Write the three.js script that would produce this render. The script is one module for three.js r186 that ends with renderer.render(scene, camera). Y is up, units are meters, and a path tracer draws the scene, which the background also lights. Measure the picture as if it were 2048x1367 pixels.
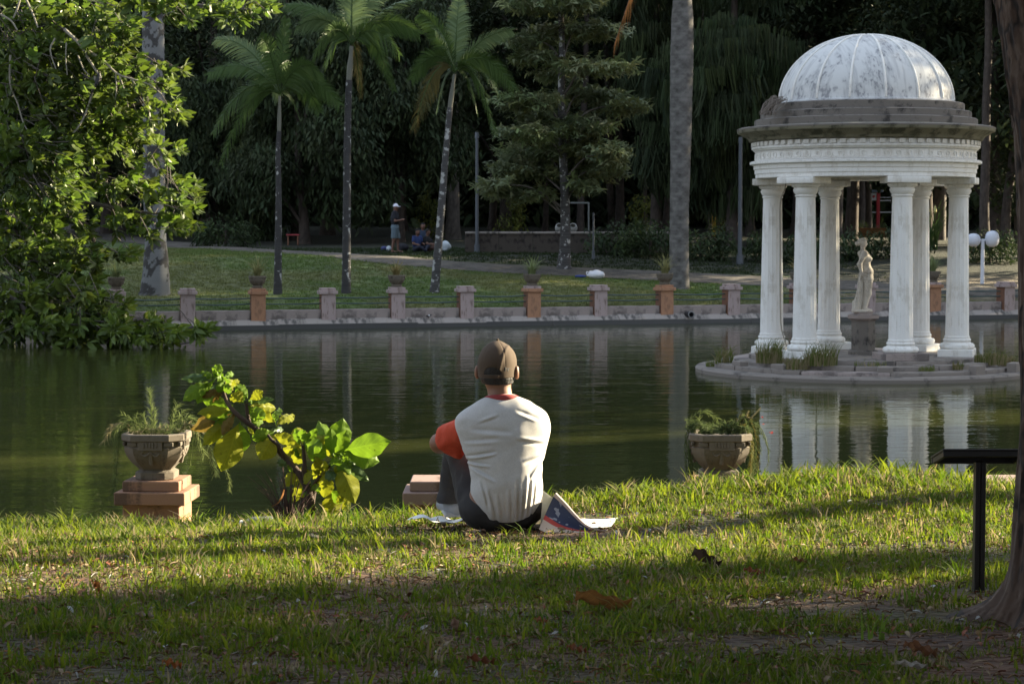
import * as THREE from 'three';
import { mergeGeometries, toCreasedNormals } from 'three/addons/utils/BufferGeometryUtils.js';
import { RoundedBoxGeometry } from 'three/addons/geometries/RoundedBoxGeometry.js';

// ---------------------------------------------------------------- camera, sky, sun, exposure
const scene = new THREE.Scene();
const camera = new THREE.PerspectiveCamera(2 * Math.atan(683.5 / 4060) * 180 / Math.PI, 1024 / 683, 0.1, 600);
const EYE = 2.13, PITCH = -Math.atan(229.5 / 4060);
camera.position.set(0, EYE, 0);
camera.rotation.set(PITCH, 0, 0);
camera.focus = 9.2;
camera.userData.fStop = 15;

const SKY_LEVEL = 0.39;
const SUN_AZ = 25 * Math.PI / 180, SUN_EL = 20 * Math.PI / 180;      // from the right, a little behind the lake
const sunDir = new THREE.Vector3(Math.cos(SUN_AZ) * Math.cos(SUN_EL), Math.sin(SUN_EL), -Math.sin(SUN_AZ) * Math.cos(SUN_EL));
{ // clear late-afternoon sky: paler towards the horizon and round the sun
  const W = 256, H = 128, d = new Float32Array(W * H * 4);
  for (let y = 0; y < H; y++) for (let x = 0; x < W; x++) {
    const el = ((y + 0.5) / H - 0.5) * Math.PI, az = ((x + 0.5) / W - 0.5) * 2 * Math.PI, e = Math.max(0, Math.sin(el));
    const c = Math.cos(az) * Math.cos(el) * sunDir.x + Math.sin(el) * sunDir.y + Math.sin(az) * Math.cos(el) * sunDir.z, low = Math.exp(-e * 4.5), glow = Math.pow(Math.max(0, 0.5 + 0.5 * c), 12);
    const zen = [0.40, 0.49, 0.63], hor = [0.66, 0.69, 0.72], k = (y * W + x) * 4;
    for (let i = 0; i < 3; i++) d[k + i] = SKY_LEVEL * (zen[i] + (hor[i] - zen[i]) * low + [0.5, 0.42, 0.3][i] * glow);
    d[k + 3] = 1;
  }
  const t = new THREE.DataTexture(d, W, H, THREE.RGBAFormat, THREE.FloatType);
  t.mapping = THREE.EquirectangularReflectionMapping; t.magFilter = THREE.LinearFilter; t.needsUpdate = true;
  scene.background = scene.environment = t;
}
const sun = new THREE.DirectionalLight(new THREE.Color(1.0, 0.86, 0.6), 5);
sun.name = 'sun';
sun.position.copy(sunDir).multiplyScalar(150).add(new THREE.Vector3(0, 0, -30));
sun.target.position.set(0, 0, -30);
sun.castShadow = true;
sun.shadow.camera.left = sun.shadow.camera.bottom = -70;
sun.shadow.camera.right = sun.shadow.camera.top = 70;
sun.shadow.camera.far = 320;
sun.shadow.mapSize.set(4096, 4096);
sun.shadow.radius = 1;
scene.add(sun, sun.target);
const renderer = new THREE.WebGLRenderer({ antialias: true });
renderer.toneMapping = THREE.LinearToneMapping;
renderer.toneMappingExposure = 5;
renderer.shadowMap.enabled = true;

// ---------------------------------------------------------------- small helpers
function rng(seed) { let s = seed >>> 0; return () => { s = (s + 0x6d2b79f5) | 0; let t = Math.imul(s ^ (s >>> 15), 1 | s); t = (t + Math.imul(t ^ (t >>> 7), 61 | t)) ^ t; return ((t ^ (t >>> 14)) >>> 0) / 4294967296; }; }
let rand = rng(11);
const ru = (a, b) => a + (b - a) * rand();
const clamp = (x, a = 0, b = 1) => Math.min(b, Math.max(a, x));
const mix = (a, b, t) => a + (b - a) * t;
const sstep = (a, b, x) => { const t = clamp((x - a) / (b - a)); return t * t * (3 - 2 * t); };
const V = (x, y, z) => new THREE.Vector3(x, y, z);
const hash = (x, y, z) => { let h = Math.imul(x | 0, 374761393) ^ Math.imul(y | 0, 668265263) ^ Math.imul(z | 0, 2147483647 - 1274126177); h = Math.imul(h ^ (h >>> 13), 1274126177); return ((h ^ (h >>> 16)) >>> 0) / 4294967296; };
function noise3(x, y, z) {
  const ix = Math.floor(x), iy = Math.floor(y), iz = Math.floor(z), f = (t) => t * t * (3 - 2 * t), u = f(x - ix), v = f(y - iy), w = f(z - iz), h = (a, b, c) => hash(ix + a, iy + b, iz + c);
  return mix(mix(mix(h(0, 0, 0), h(1, 0, 0), u), mix(h(0, 1, 0), h(1, 1, 0), u), v), mix(mix(h(0, 0, 1), h(1, 0, 1), u), mix(h(0, 1, 1), h(1, 1, 1), u), v), w);
}
function fbm(x, y, z, n = 4) { let s = 0, a = 0.5, t = 0; for (let i = 0; i < n; i++) { s += a * noise3(x, y, z); t += a; a *= 0.5; x *= 2.03; y *= 2.03; z *= 2.03; } return s / t; }
// value noise that repeats after one unit of u and v
function tnoise(u, v, fu, fv, seed) {
  const x = u * fu, y = v * fv, ix = Math.floor(x), iy = Math.floor(y), f = (t) => t * t * (3 - 2 * t), a = f(x - ix), b = f(y - iy), h = (i, j) => hash(((ix + i) % fu + fu) % fu, ((iy + j) % fv + fv) % fv, seed);
  return mix(mix(h(0, 0), h(1, 0), a), mix(h(0, 1), h(1, 1), a), b);
}
function tfbm(u, v, fu, fv, seed, n = 5) { let s = 0, a = 0.5, t = 0; for (let i = 0; i < n; i++) { s += a * tnoise(u, v, fu, fv, seed + i); t += a; a *= 0.55; fu *= 2; fv *= 2; } return s / t; }
// a square repeating texture: f(u, v) gives a colour (linear values) or one number
function texture(size, f, linear = false) {
  const d = new Uint8Array(size * size * 4), enc = (c) => 255 * (linear ? clamp(c) : clamp(c <= 0.0031308 ? c * 12.92 : 1.055 * Math.pow(c, 1 / 2.4) - 0.055));
  for (let y = 0; y < size; y++) for (let x = 0; x < size; x++) {
    const c = f((x + 0.5) / size, (y + 0.5) / size), k = (y * size + x) * 4;
    for (let i = 0; i < 3; i++) d[k + i] = Math.round(enc(Array.isArray(c) ? c[i] : c));
    d[k + 3] = 255;
  }
  const t = new THREE.DataTexture(d, size, size);
  t.wrapS = t.wrapT = THREE.RepeatWrapping; t.magFilter = THREE.LinearFilter; t.minFilter = THREE.LinearMipmapLinearFilter;
  if (!linear) t.colorSpace = THREE.SRGBColorSpace;
  t.needsUpdate = true;
  return t;
}
const c3 = (a, b, t) => [mix(a[0], b[0], t), mix(a[1], b[1], t), mix(a[2], b[2], t)];
const lin = (r, g, b) => new THREE.Color().setRGB(r, g, b);
function mat(color, rough = 0.9, more = {}) {
  const { rep, ...rest } = more;
  const m = new THREE.MeshPhysicalMaterial({ color: Array.isArray(color) ? lin(...color) : color, roughness: rough, side: THREE.DoubleSide, ...rest });
  return m;
}
const leafMat = (color, through = 0.4, coat = 0, more = {}) => mat(color, 1, { transmission: through, thickness: 0, specularIntensity: 0.25, clearcoat: coat, clearcoatRoughness: 0.35, ...more });

// texture coordinates in metres by the axis that each face looks along
function boxUV(g, scale = 1) {
  if (g.index) g = g.toNonIndexed();
  if (!g.attributes.normal) g.computeVertexNormals();
  const p = g.attributes.position, uv = new Float32Array(p.count * 2), a = V(0, 0, 0), b = V(0, 0, 0), c = V(0, 0, 0);
  for (let i = 0; i < p.count; i += 3) {
    a.fromBufferAttribute(p, i); b.fromBufferAttribute(p, i + 1); c.fromBufferAttribute(p, i + 2);
    const n = b.clone().sub(a).cross(c.clone().sub(a)), ax = Math.abs(n.x), ay = Math.abs(n.y), az = Math.abs(n.z);
    [a, b, c].forEach((q, k) => {
      const [u, v] = ay > ax && ay > az ? [q.x, q.z] : ax > az ? [q.z, q.y] : [q.x, q.y];
      uv[(i + k) * 2] = u * scale; uv[(i + k) * 2 + 1] = v * scale;
    });
  }
  g.setAttribute('uv', new THREE.BufferAttribute(uv, 2));
  for (const k of Object.keys(g.attributes)) if (!['position', 'normal', 'uv', 'color'].includes(k)) g.deleteAttribute(k);
  return g;
}
const join = (list) => mergeGeometries(list.map((g) => { const q = g.index ? g.toNonIndexed() : g; for (const k of Object.keys(q.attributes)) if (!['position', 'normal', 'uv'].includes(k)) q.deleteAttribute(k); if (!q.attributes.normal) q.computeVertexNormals(); if (!q.attributes.uv) q.setAttribute('uv', new THREE.BufferAttribute(new Float32Array(q.attributes.position.count * 2), 2)); return q; }));
const rbox = (w, h, d, r = 0.01, seg = 2) => new RoundedBoxGeometry(w, h, d, seg, r);
function lathe(pts, seg = 96, crease = 0.6) { return toCreasedNormals(new THREE.LatheGeometry(pts.map(([r, y]) => new THREE.Vector2(r, y)), seg), crease); }
// a tube whose radius follows rad(t), along points
function tube(points, rad, seg = 12, sides = 7, closedEnds = true) {
  const c = points.length === 2 ? new THREE.LineCurve3(points[0], points[1]) : new THREE.CatmullRomCurve3(points);
  const fr = c.computeFrenetFrames(seg, false), pos = [], nor = [], uv = [], idx = [], len = c.getLength();
  for (let i = 0; i <= seg; i++) {
    const q = c.getPointAt(i / seg), r = typeof rad === 'function' ? rad(i / seg) : rad;
    for (let k = 0; k <= sides; k++) {
      const a = (k / sides) * 2 * Math.PI, n = fr.normals[i].clone().multiplyScalar(Math.cos(a)).addScaledVector(fr.binormals[i], Math.sin(a));
      pos.push(q.x + n.x * r, q.y + n.y * r, q.z + n.z * r); nor.push(n.x, n.y, n.z); uv.push((k / sides) * 2 * Math.PI * r, (i / seg) * len);
    }
  }
  for (let i = 0; i < seg; i++) for (let k = 0; k < sides; k++) { const a = i * (sides + 1) + k, b = a + sides + 1; idx.push(a, a + 1, b, b, a + 1, b + 1); }
  if (closedEnds) for (const i of [0, seg]) { const q = c.getPointAt(i / seg), at = pos.length / 3, d = fr.tangents[i].clone().multiplyScalar(i ? 1 : -1); pos.push(q.x, q.y, q.z); nor.push(d.x, d.y, d.z); uv.push(0, 0); for (let k = 0; k < sides; k++) { const a = i * (sides + 1) + k; idx.push(at, i ? a : a + 1, i ? a + 1 : a); } }
  const g = new THREE.BufferGeometry();
  g.setAttribute('position', new THREE.Float32BufferAttribute(pos, 3)); g.setAttribute('normal', new THREE.Float32BufferAttribute(nor, 3)); g.setAttribute('uv', new THREE.Float32BufferAttribute(uv, 2)); g.setIndex(idx);
  return g;
}
function grid(nu, nv, f) {       // f(u, v) -> Vector3
  const pos = [], uv = [], idx = [];
  for (let j = 0; j <= nv; j++) for (let i = 0; i <= nu; i++) { const q = f(i / nu, j / nv); pos.push(q.x, q.y, q.z); uv.push(i / nu, j / nv); }
  for (let j = 0; j < nv; j++) for (let i = 0; i < nu; i++) { const a = j * (nu + 1) + i, b = a + nu + 1; idx.push(a, a + 1, b, b, a + 1, b + 1); }
  const g = new THREE.BufferGeometry();
  g.setAttribute('position', new THREE.Float32BufferAttribute(pos, 3)); g.setAttribute('uv', new THREE.Float32BufferAttribute(uv, 2)); g.setIndex(idx); g.computeVertexNormals();
  return g;
}
// surface of the field f = 0 (negative inside) as a mesh, by surface nets
function meshField(f, lo, hi, cell) {
  const n = [0, 1, 2].map((k) => Math.ceil((hi[k] - lo[k]) / cell) + 1), [nx, ny, nz] = n, val = new Float32Array(nx * ny * nz), at = (i, j, k) => i + nx * (j + ny * k);
  for (let k = 0; k < nz; k++) for (let j = 0; j < ny; j++) for (let i = 0; i < nx; i++) val[at(i, j, k)] = f(lo[0] + i * cell, lo[1] + j * cell, lo[2] + k * cell);
  const id = new Int32Array(nx * ny * nz).fill(-1), pos = [], nor = [], idx = [], e = cell * 0.4;
  for (let k = 0; k < nz - 1; k++) for (let j = 0; j < ny - 1; j++) for (let i = 0; i < nx - 1; i++) {
    let m = 0; const v = [];
    for (let c = 0; c < 8; c++) { const q = val[at(i + (c & 1), j + ((c >> 1) & 1), k + (c >> 2))]; v.push(q); if (q < 0) m |= 1 << c; }
    if (m === 0 || m === 255) continue;
    let x = 0, y = 0, z = 0, s = 0;
    for (let a = 0; a < 8; a++) for (const d of [1, 2, 4]) { const b = a | d; if (a & d || (v[a] < 0) === (v[b] < 0)) continue; const t = v[a] / (v[a] - v[b]); x += (a & 1) + (d === 1 ? t : 0); y += ((a >> 1) & 1) + (d === 2 ? t : 0); z += (a >> 2) + (d === 4 ? t : 0); s++; }
    const X = lo[0] + (i + x / s) * cell, Y = lo[1] + (j + y / s) * cell, Z = lo[2] + (k + z / s) * cell;
    id[at(i, j, k)] = pos.length / 3; pos.push(X, Y, Z);
    const g = V(f(X + e, Y, Z) - f(X - e, Y, Z), f(X, Y + e, Z) - f(X, Y - e, Z), f(X, Y, Z + e) - f(X, Y, Z - e)).normalize(); nor.push(g.x, g.y, g.z);
  }
  const quad = (a, b, c, d, flip) => { if (Math.min(a, b, c, d) < 0) return; flip ? idx.push(a, c, b, a, d, c) : idx.push(a, b, c, a, c, d); };
  for (let k = 1; k < nz - 1; k++) for (let j = 1; j < ny - 1; j++) for (let i = 1; i < nx - 1; i++) {
    const o = val[at(i, j, k)] < 0;
    if (o !== (val[at(i + 1, j, k)] < 0)) quad(id[at(i, j - 1, k - 1)], id[at(i, j, k - 1)], id[at(i, j, k)], id[at(i, j - 1, k)], !o);
    if (o !== (val[at(i, j + 1, k)] < 0)) quad(id[at(i - 1, j, k - 1)], id[at(i - 1, j, k)], id[at(i, j, k)], id[at(i, j, k - 1)], !o);
    if (o !== (val[at(i, j, k + 1)] < 0)) quad(id[at(i - 1, j - 1, k)], id[at(i, j - 1, k)], id[at(i, j, k)], id[at(i - 1, j, k)], !o);
  }
  const g = new THREE.BufferGeometry();
  g.setAttribute('position', new THREE.Float32BufferAttribute(pos, 3)); g.setAttribute('normal', new THREE.Float32BufferAttribute(nor, 3)); g.setIndex(idx);
  return boxUV(g);
}
const smin = (a, b, k) => { const h = Math.max(k - Math.abs(a - b), 0) / k; return Math.min(a, b) - h * h * k * 0.25; };
// distance to a capsule that tapers from ra at a to rb at b
function cap(a, b, ra, rb = ra) { const [ax, ay, az] = a, dx = b[0] - ax, dy = b[1] - ay, dz = b[2] - az, l = dx * dx + dy * dy + dz * dz; return (x, y, z) => { const px = x - ax, py = y - ay, pz = z - az, t = clamp((px * dx + py * dy + pz * dz) / l); return Math.hypot(px - dx * t, py - dy * t, pz - dz * t) - mix(ra, rb, t); }; }
function ell(c, r) { return (x, y, z) => { const a = (x - c[0]) / r[0], b = (y - c[1]) / r[1], d = (z - c[2]) / r[2], k0 = Math.hypot(a, b, d), k1 = Math.hypot(a / r[0], b / r[1], d / r[2]); return k1 < 1e-9 ? -Math.min(...r) : k0 * (k0 - 1) / k1; }; }
const blend = (list, k) => (x, y, z) => { let d = list[0](x, y, z); for (let i = 1; i < list.length; i++) d = smin(d, list[i](x, y, z), k); return d; };

// ---------------------------------------------------------------- objects
const taken = new Map();
function numbered(name) { const n = taken.get(name) ?? 0; taken.set(name, n + 1); return n ? name + '_' + String(n).padStart(3, '0') : name; }
function tag(o, label, category, group) { o.userData = { ...o.userData, label, category }; if (group) o.userData.group = group; return o; }
function thing(name, label, category, pos = [0, 0, 0], turn = 0, group) { const o = new THREE.Group(); o.name = numbered(name); scene.add(o); o.position.set(...pos); o.rotation.y = turn; return tag(o, label, category, group); }
function obj(name, g, m, parent) { const o = new THREE.Mesh(g, m); o.name = parent ? name : numbered(name); o.castShadow = o.receiveShadow = true; (parent ?? scene).add(o); return o; }
function struct(name, g, m) { const o = obj(name, g, m); o.userData.kind = 'structure'; return o; }
function copies(name, g, m, list, parent) {   // many too small to count: list of { p, q | r, s, c }
  const o = new THREE.InstancedMesh(g, m, list.length), M = new THREE.Matrix4(), q = new THREE.Quaternion(), e = new THREE.Euler(), s = V(1, 1, 1);
  list.forEach((d, i) => { q.copy(d.q ?? new THREE.Quaternion().setFromEuler(e.set(...(d.r ?? [0, 0, 0]), 'YXZ'))); typeof d.s === 'number' ? s.setScalar(d.s) : s.set(...(d.s ?? [1, 1, 1])); o.setMatrixAt(i, M.compose(d.p, q, s)); if (d.c) o.setColorAt(i, lin(...d.c)); });
  o.name = parent ? name : numbered(name); o.castShadow = o.receiveShadow = true; o.userData.kind = 'stuff'; (parent ?? scene).add(o);
  return o;
}
function clone(root, label, pos, turn, group) { const r = root.clone(); r.name = numbered(root.name.replace(/_\d{3}$/, '')); scene.add(r); if (pos) r.position.set(...pos); if (turn !== undefined) r.rotation.y = turn; r.userData = { ...root.userData, label }; if (group) r.userData.group = group; return r; }

// the point of the place that was measured at a pixel of the photograph (2048 x 1367), D metres away from the lens plane z = 0
const cosP = Math.cos(PITCH), sinP = Math.sin(PITCH);
function at(px, py, D) { const a = (px - 1024) / 4060, b = -(py - 683.5) / 4060, dy = b * cosP + sinP, dz = b * sinP - cosP, k = D / -dz; return V(a * k, EYE + dy * k, -D); }
function onGround(px, py, from = 4) { let D = from; for (; D < 140; D += 0.02) { const q = at(px, py, D); if (q.y <= groundH(q.x, q.z)) return V(q.x, groundH(q.x, q.z), q.z); } return at(px, py, 100); }
// ---------------------------------------------------------------- the ground
const FT = Math.atan(0.304), FC = Math.cos(FT), FS = Math.sin(FT);        // the far bank runs at this turn
const farD = (x, z) => (-z - 43.8 - 0.304 * x) * FC;                     // metres beyond the far waterline
const edgeH = (x) => { const X = [-8, -2.6, -1.6, -0.83, -0.5, 0.32, 0.71, 1.09, 1.48, 1.86, 2.2, 2.6, 8], Y = [0.58, 0.585, 0.59, 0.62, 0.635, 0.71, 0.765, 0.81, 0.85, 0.865, 0.83, 0.79, 0.75]; for (let i = 1; i < X.length; i++) if (x < X[i]) { const t = clamp((x - X[i - 1]) / (X[i] - X[i - 1])); return mix(Y[i - 1], Y[i], t * t * (3 - 2 * t)); } return 0.75; };
function groundH(x, z) {
  let near = 0.776 + 0.06 * (Math.min(z, 0.5) + 9) + 0.015 * Math.max(z - 0.5, 0);
  near += (edgeH(x) - 0.692) * sstep(-8.1, -10.4, z) + 0.02 * (fbm(x * 1.7, 0, z * 1.7, 3) - 0.5) * sstep(-10.6, -10, z);
  if (z < -10.45) near -= (-10.45 - z) * 0.9;
  if (z < -10.95) near -= (-10.95 - z) * 9;
  const d = farD(x, z);
  let far = 0.33 + 0.105 * Math.max(Math.min(d, 10), 0) + 0.02 * Math.max(d - 10, 0) + 0.05 * (fbm(x * 0.3, 3, z * 0.3, 2) - 0.5) * sstep(0.4, 4, d);
  if (d < 0.25) far -= (0.25 - d) * 9;
  const rb = x - 15.5 - 0.1 * Math.max(-z - 10, 0), lb = -x - 15;
  far += 13 * sstep(-98, -128, z);
  const right = rb > 0 ? 0.4 + 0.02 * rb : rb * 2, left = lb > 0 ? 0.35 + 0.02 * lb : lb * 2;
  return Math.max(near, far, right, left, -1.3);
}
const lines = (spec) => { const out = []; for (const [a, b, s] of spec) for (let x = a; x < b - 1e-6; x += s) out.push(x); out.push(spec[spec.length - 1][1]); return out; };
const soilTex = texture(512, (u, v) => { const a = tfbm(u, v, 6, 6, 3, 6), b = tnoise(u, v, 90, 90, 9), c = tfbm(u, v, 24, 24, 40, 3); return c3([0.4, 0.38, 0.34], [1.45, 1.36, 1.25], clamp((a - 0.5) * 1.3 + (b - 0.5) * 0.7 + (c - 0.5) * 0.7 + 0.5)).map((x) => x * 0.75); });
{
  const xs = lines([[-150, -30, 8], [-30, -4, 0.7], [-4, 4, 0.1], [4, 30, 0.7], [30, 150.1, 8]]), zs = lines([[-170, -90, 5], [-90, -38, 0.45], [-38, -12, 2], [-12, -10, 0.05], [-10, -4, 0.1], [-4, 6, 0.8], [6, 60, 8]]);
  const pos = [], uv = [], col = [], idx = [];
  for (const z of zs) for (const x of xs) {
    const y = groundH(x, z), d = farD(x, z), n = fbm(x * 0.8, 1, z * 0.8, 4), m = fbm(x * 3.1, 5, z * 3.1, 3);
    pos.push(x, y, z); uv.push(x / 1.7, z / 1.7);
    let c = c3([0.1, 0.05, 0.026], [0.062, 0.058, 0.02], sstep(0.4, 0.6, n * 0.6 + m * 0.4));            // near: soil under thin grass
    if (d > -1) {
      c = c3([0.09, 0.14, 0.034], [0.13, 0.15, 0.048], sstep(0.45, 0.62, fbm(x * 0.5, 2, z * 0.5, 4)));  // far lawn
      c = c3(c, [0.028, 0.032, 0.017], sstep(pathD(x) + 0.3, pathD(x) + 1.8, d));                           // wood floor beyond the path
      const sand = sstep(5.6, 8.4, x + (fbm(x * 0.7, 8, z * 0.7, 3) - 0.5) * 2.5) * sstep(0.2, 0.9, d) * (1 - sstep(4, 5.5, d));
      c = c3(c, [0.21, 0.175, 0.13], sand * 0.85);
    }
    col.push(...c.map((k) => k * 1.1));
  }
  for (let j = 0; j < zs.length - 1; j++) for (let i = 0; i < xs.length - 1; i++) { const a = j * xs.length + i, b = a + xs.length; idx.push(a, b, a + 1, b, b + 1, a + 1); }
  const g = new THREE.BufferGeometry();
  g.setAttribute('position', new THREE.Float32BufferAttribute(pos, 3)); g.setAttribute('uv', new THREE.Float32BufferAttribute(uv, 2)); g.setAttribute('color', new THREE.Float32BufferAttribute(col, 3)); g.setIndex(idx); g.computeVertexNormals();
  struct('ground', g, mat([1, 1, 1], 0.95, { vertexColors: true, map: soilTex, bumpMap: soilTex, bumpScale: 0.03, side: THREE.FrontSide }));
}
function pathD(x) { return Math.max(1.9, 7 - 0.42 * x + (x < 0 ? 0.09 * x * x : 0)); }   // distance of the path beyond the far waterline
{
  const X = []; for (let x = -26; x <= 30; x += 0.35) X.push(x);
  const mid = X.map((x) => { let z = -40; for (let k = 0; k < 60; k++) z += (farD(x, z) - pathD(x)) * 0.6; return V(x, 0, z); });
  const n = 6, pos = [], uv = [], idx = [];
  mid.forEach((m, i) => {
    const t = (mid[i + 1] ?? m).clone().sub(mid[i - 1] ?? m).normalize(), s = V(-t.z, 0, t.x);
    for (let k = 0; k <= n; k++) { const w = (k / n - 0.5) * (1.7 + 0.3 * fbm(m.x * 0.9 + 50 * (k < 3), 3, 0, 3)), q = m.clone().addScaledVector(s, w); pos.push(q.x, groundH(q.x, q.z) + 0.03 * (1 - Math.abs(k / n - 0.5) * 2) + 0.012, q.z); uv.push(q.x / 2, q.z / 2); }
  });
  for (let i = 0; i < mid.length - 1; i++) for (let k = 0; k < n; k++) { const a = i * (n + 1) + k, b = a + n + 1; idx.push(a, a + 1, b, b, a + 1, b + 1); }
  const g = new THREE.BufferGeometry();
  g.setAttribute('position', new THREE.Float32BufferAttribute(pos, 3)); g.setAttribute('uv', new THREE.Float32BufferAttribute(uv, 2)); g.setIndex(idx); g.computeVertexNormals();
  struct('path', g, mat([0.13, 0.118, 0.106], 0.95, { map: soilTex, bumpMap: soilTex, bumpScale: 0.01 }));
}
// ---------------------------------------------------------------- the lake
{
  const wave = texture(1024, (u, v) => clamp(0.5 + (tfbm(u, v, 7, 16, 5, 3) - 0.5) * 0.9 + (tfbm(u, v, 20, 58, 60, 3) - 0.5) * 0.5 + (tfbm(u, v, 3, 4, 90, 2) - 0.5) * 0.5), true);
  wave.anisotropy = 8;
  const g = grid(40, 40, (u, v) => V(mix(-70, 70, u), 0, mix(-10.98, -95, v)));
  const p = g.attributes.position, uv = g.attributes.uv;
  for (let i = 0; i < p.count; i++) uv.setXY(i, p.getX(i) / 7, p.getZ(i) / 5.3);
  struct('water', g, mat([0.036, 0.041, 0.013], 0.035, { ior: 1.33, bumpMap: wave, bumpScale: 0.0056, side: THREE.DoubleSide }));
}

// ---------------------------------------------------------------- stone and paint
const stain = (light, dark, amount, seed, streak = 3) => texture(512, (u, v) => { const a = tfbm(u, v, 5, 5, seed, 6), b = tfbm(u, v, 9 * streak, 4, seed + 20, 4), c = tnoise(u, v, 120, 120, seed + 50); return c3(light, dark, clamp(sstep(0.48, 0.72, a * 0.6 + b * 0.4 + (c - 0.5) * 0.12) * amount + (c - 0.5) * 0.1 + 0.05)); });
const T = {
  white: stain([0.8, 0.785, 0.745], [0.5, 0.46, 0.39], 0.55, 100), dome: texture(512, (u, v) => { const a = tfbm(u, v, 7, 5, 130, 7), b = tfbm(u, v, 50, 24, 150, 4), k = tfbm(u, v, 24, 3, 170, 4); return c3([0.6, 0.6, 0.585], [0.27, 0.27, 0.28], clamp(sstep(0.4, 0.72, a) * 0.4 + sstep(0.52, 0.68, a * 0.35 + b * 0.65) * 0.8 * sstep(0.4, 0.62, a) + sstep(0.5, 0.75, k) * 0.35)); }), grey: stain([0.17, 0.15, 0.13], [0.045, 0.04, 0.036], 1.4, 160, 1), moss: stain([0.19, 0.175, 0.12], [0.06, 0.058, 0.033], 1.2, 190, 1),
  pink: stain([0.4, 0.315, 0.3], [0.2, 0.145, 0.125], 1.0, 220), orange: stain([0.4, 0.21, 0.12], [0.16, 0.09, 0.06], 0.8, 250), brown: stain([0.2, 0.095, 0.055], [0.1, 0.055, 0.04], 0.8, 280), plinth: stain([0.32, 0.265, 0.24], [0.14, 0.118, 0.108], 1.1, 310, 1), curb: stain([0.33, 0.29, 0.26], [0.1, 0.09, 0.082], 1.3, 340, 2), terra: stain([0.31, 0.165, 0.1], [0.12, 0.07, 0.045], 1.0, 370, 2),
  urn: stain([0.15, 0.125, 0.095], [0.055, 0.042, 0.03], 1.1, 400, 2), statue: stain([0.6, 0.55, 0.47], [0.24, 0.2, 0.15], 0.8, 430, 1), step: stain([0.22, 0.19, 0.165], [0.08, 0.07, 0.062], 0.9, 460, 1), bark: texture(512, (u, v) => { const a = tfbm(u, v, 26, 5, 500, 5), b = tfbm(u, v, 8, 8, 520, 4); return c3([0.05, 0.042, 0.036], [0.22, 0.19, 0.165], clamp(a * 0.8 + b * 0.5 - 0.3)); }),
  rough: texture(512, (u, v) => { const a = tfbm(u, v, 9, 6, 505, 6), b = tfbm(u, v, 24, 12, 515, 4), k = Math.abs(tfbm(u, v, 12, 7, 525, 4) - 0.5) * 2; return c3([0.03, 0.022, 0.017], c3([0.13, 0.085, 0.058], [0.24, 0.19, 0.15], sstep(0.5, 0.7, b)), clamp(sstep(0.02, 0.2, k) * (0.45 + a * 0.8))); }),
  palm: texture(512, (u, v) => { const r = tnoise(u, v, 2, 26, 540), a = tfbm(u, v, 7, 9, 545, 5); return c3([0.06, 0.055, 0.05], [0.21, 0.2, 0.19], clamp(a * 1.3 - 0.25 + (r - 0.5) * 0.25)); }),
  lichen: texture(512, (u, v) => { const a = tfbm(u, v, 9, 11, 560, 5), r = tnoise(u, v, 2, 30, 565); return c3([0.045, 0.042, 0.042], [0.4, 0.4, 0.39], clamp(sstep(0.59, 0.67, a) * 0.9 + (r - 0.5) * 0.12 + 0.05)); }),
  spots: texture(512, (u, v) => { const a = tfbm(u, v, 11, 13, 570, 5), r = tnoise(u, v, 2, 30, 575); return c3([0.032, 0.03, 0.031], [0.42, 0.42, 0.41], clamp(sstep(0.67, 0.72, a) * 0.9 + (r - 0.5) * 0.05 + 0.03)); }),
  blotch: texture(512, (u, v) => { const a = tfbm(u, v, 6, 5, 580, 6), r = tnoise(u, v, 2, 26, 585); return c3([0.05, 0.047, 0.046], [0.21, 0.215, 0.22], clamp(0.75 - sstep(0.5, 0.6, a) * 0.75 + (r - 0.5) * 0.12)); }),
  cloth: texture(256, (u, v) => 0.75 + 0.25 * tnoise(u, v, 128, 128, 600) + 0.1 * (tfbm(u, v, 5, 5, 610, 3) - 0.5)),
};
T.cloth.repeat.set(5, 5);
const stone = (t, bump = 0.004, rough = 0.9, color = [1, 1, 1]) => mat(color, rough, { map: t, bumpMap: t, bumpScale: bump });
const M = { white: stone(T.white, 0.002, 0.7), dome: stone(T.dome, 0.002, 0.75), grey: stone(T.grey, 0.006), moss: stone(T.moss, 0.006), pink: stone(T.pink, 0.003), orange: stone(T.orange, 0.003), brown: stone(T.brown, 0.003), plinth: stone(T.plinth, 0.006), curb: stone(T.curb, 0.006), wet: mat([0.05, 0.05, 0.05], 0.4), terra: stone(T.terra, 0.003), urn: stone(T.urn, 0.006), statue: stone(T.statue, 0.003), step: stone(T.step, 0.006), bark: stone(T.bark, 0.012), palm: stone(T.palm, 0.006), lichen: stone(T.lichen, 0.006), spots: stone(T.spots, 0.004), blotch: stone(T.blotch, 0.006), soil: mat([0.05, 0.035, 0.025], 1), steel: mat([0.03, 0.027, 0.025], 0.45, { metalness: 0.3 }), rail: mat([0.06, 0.09, 0.085], 0.5, { metalness: 0.2 }), pole: mat([0.1, 0.112, 0.13], 0.5, { metalness: 0.3 }), darkBark: stone(T.bark, 0.012, 0.95, [0.55, 0.5, 0.48]) };

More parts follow.
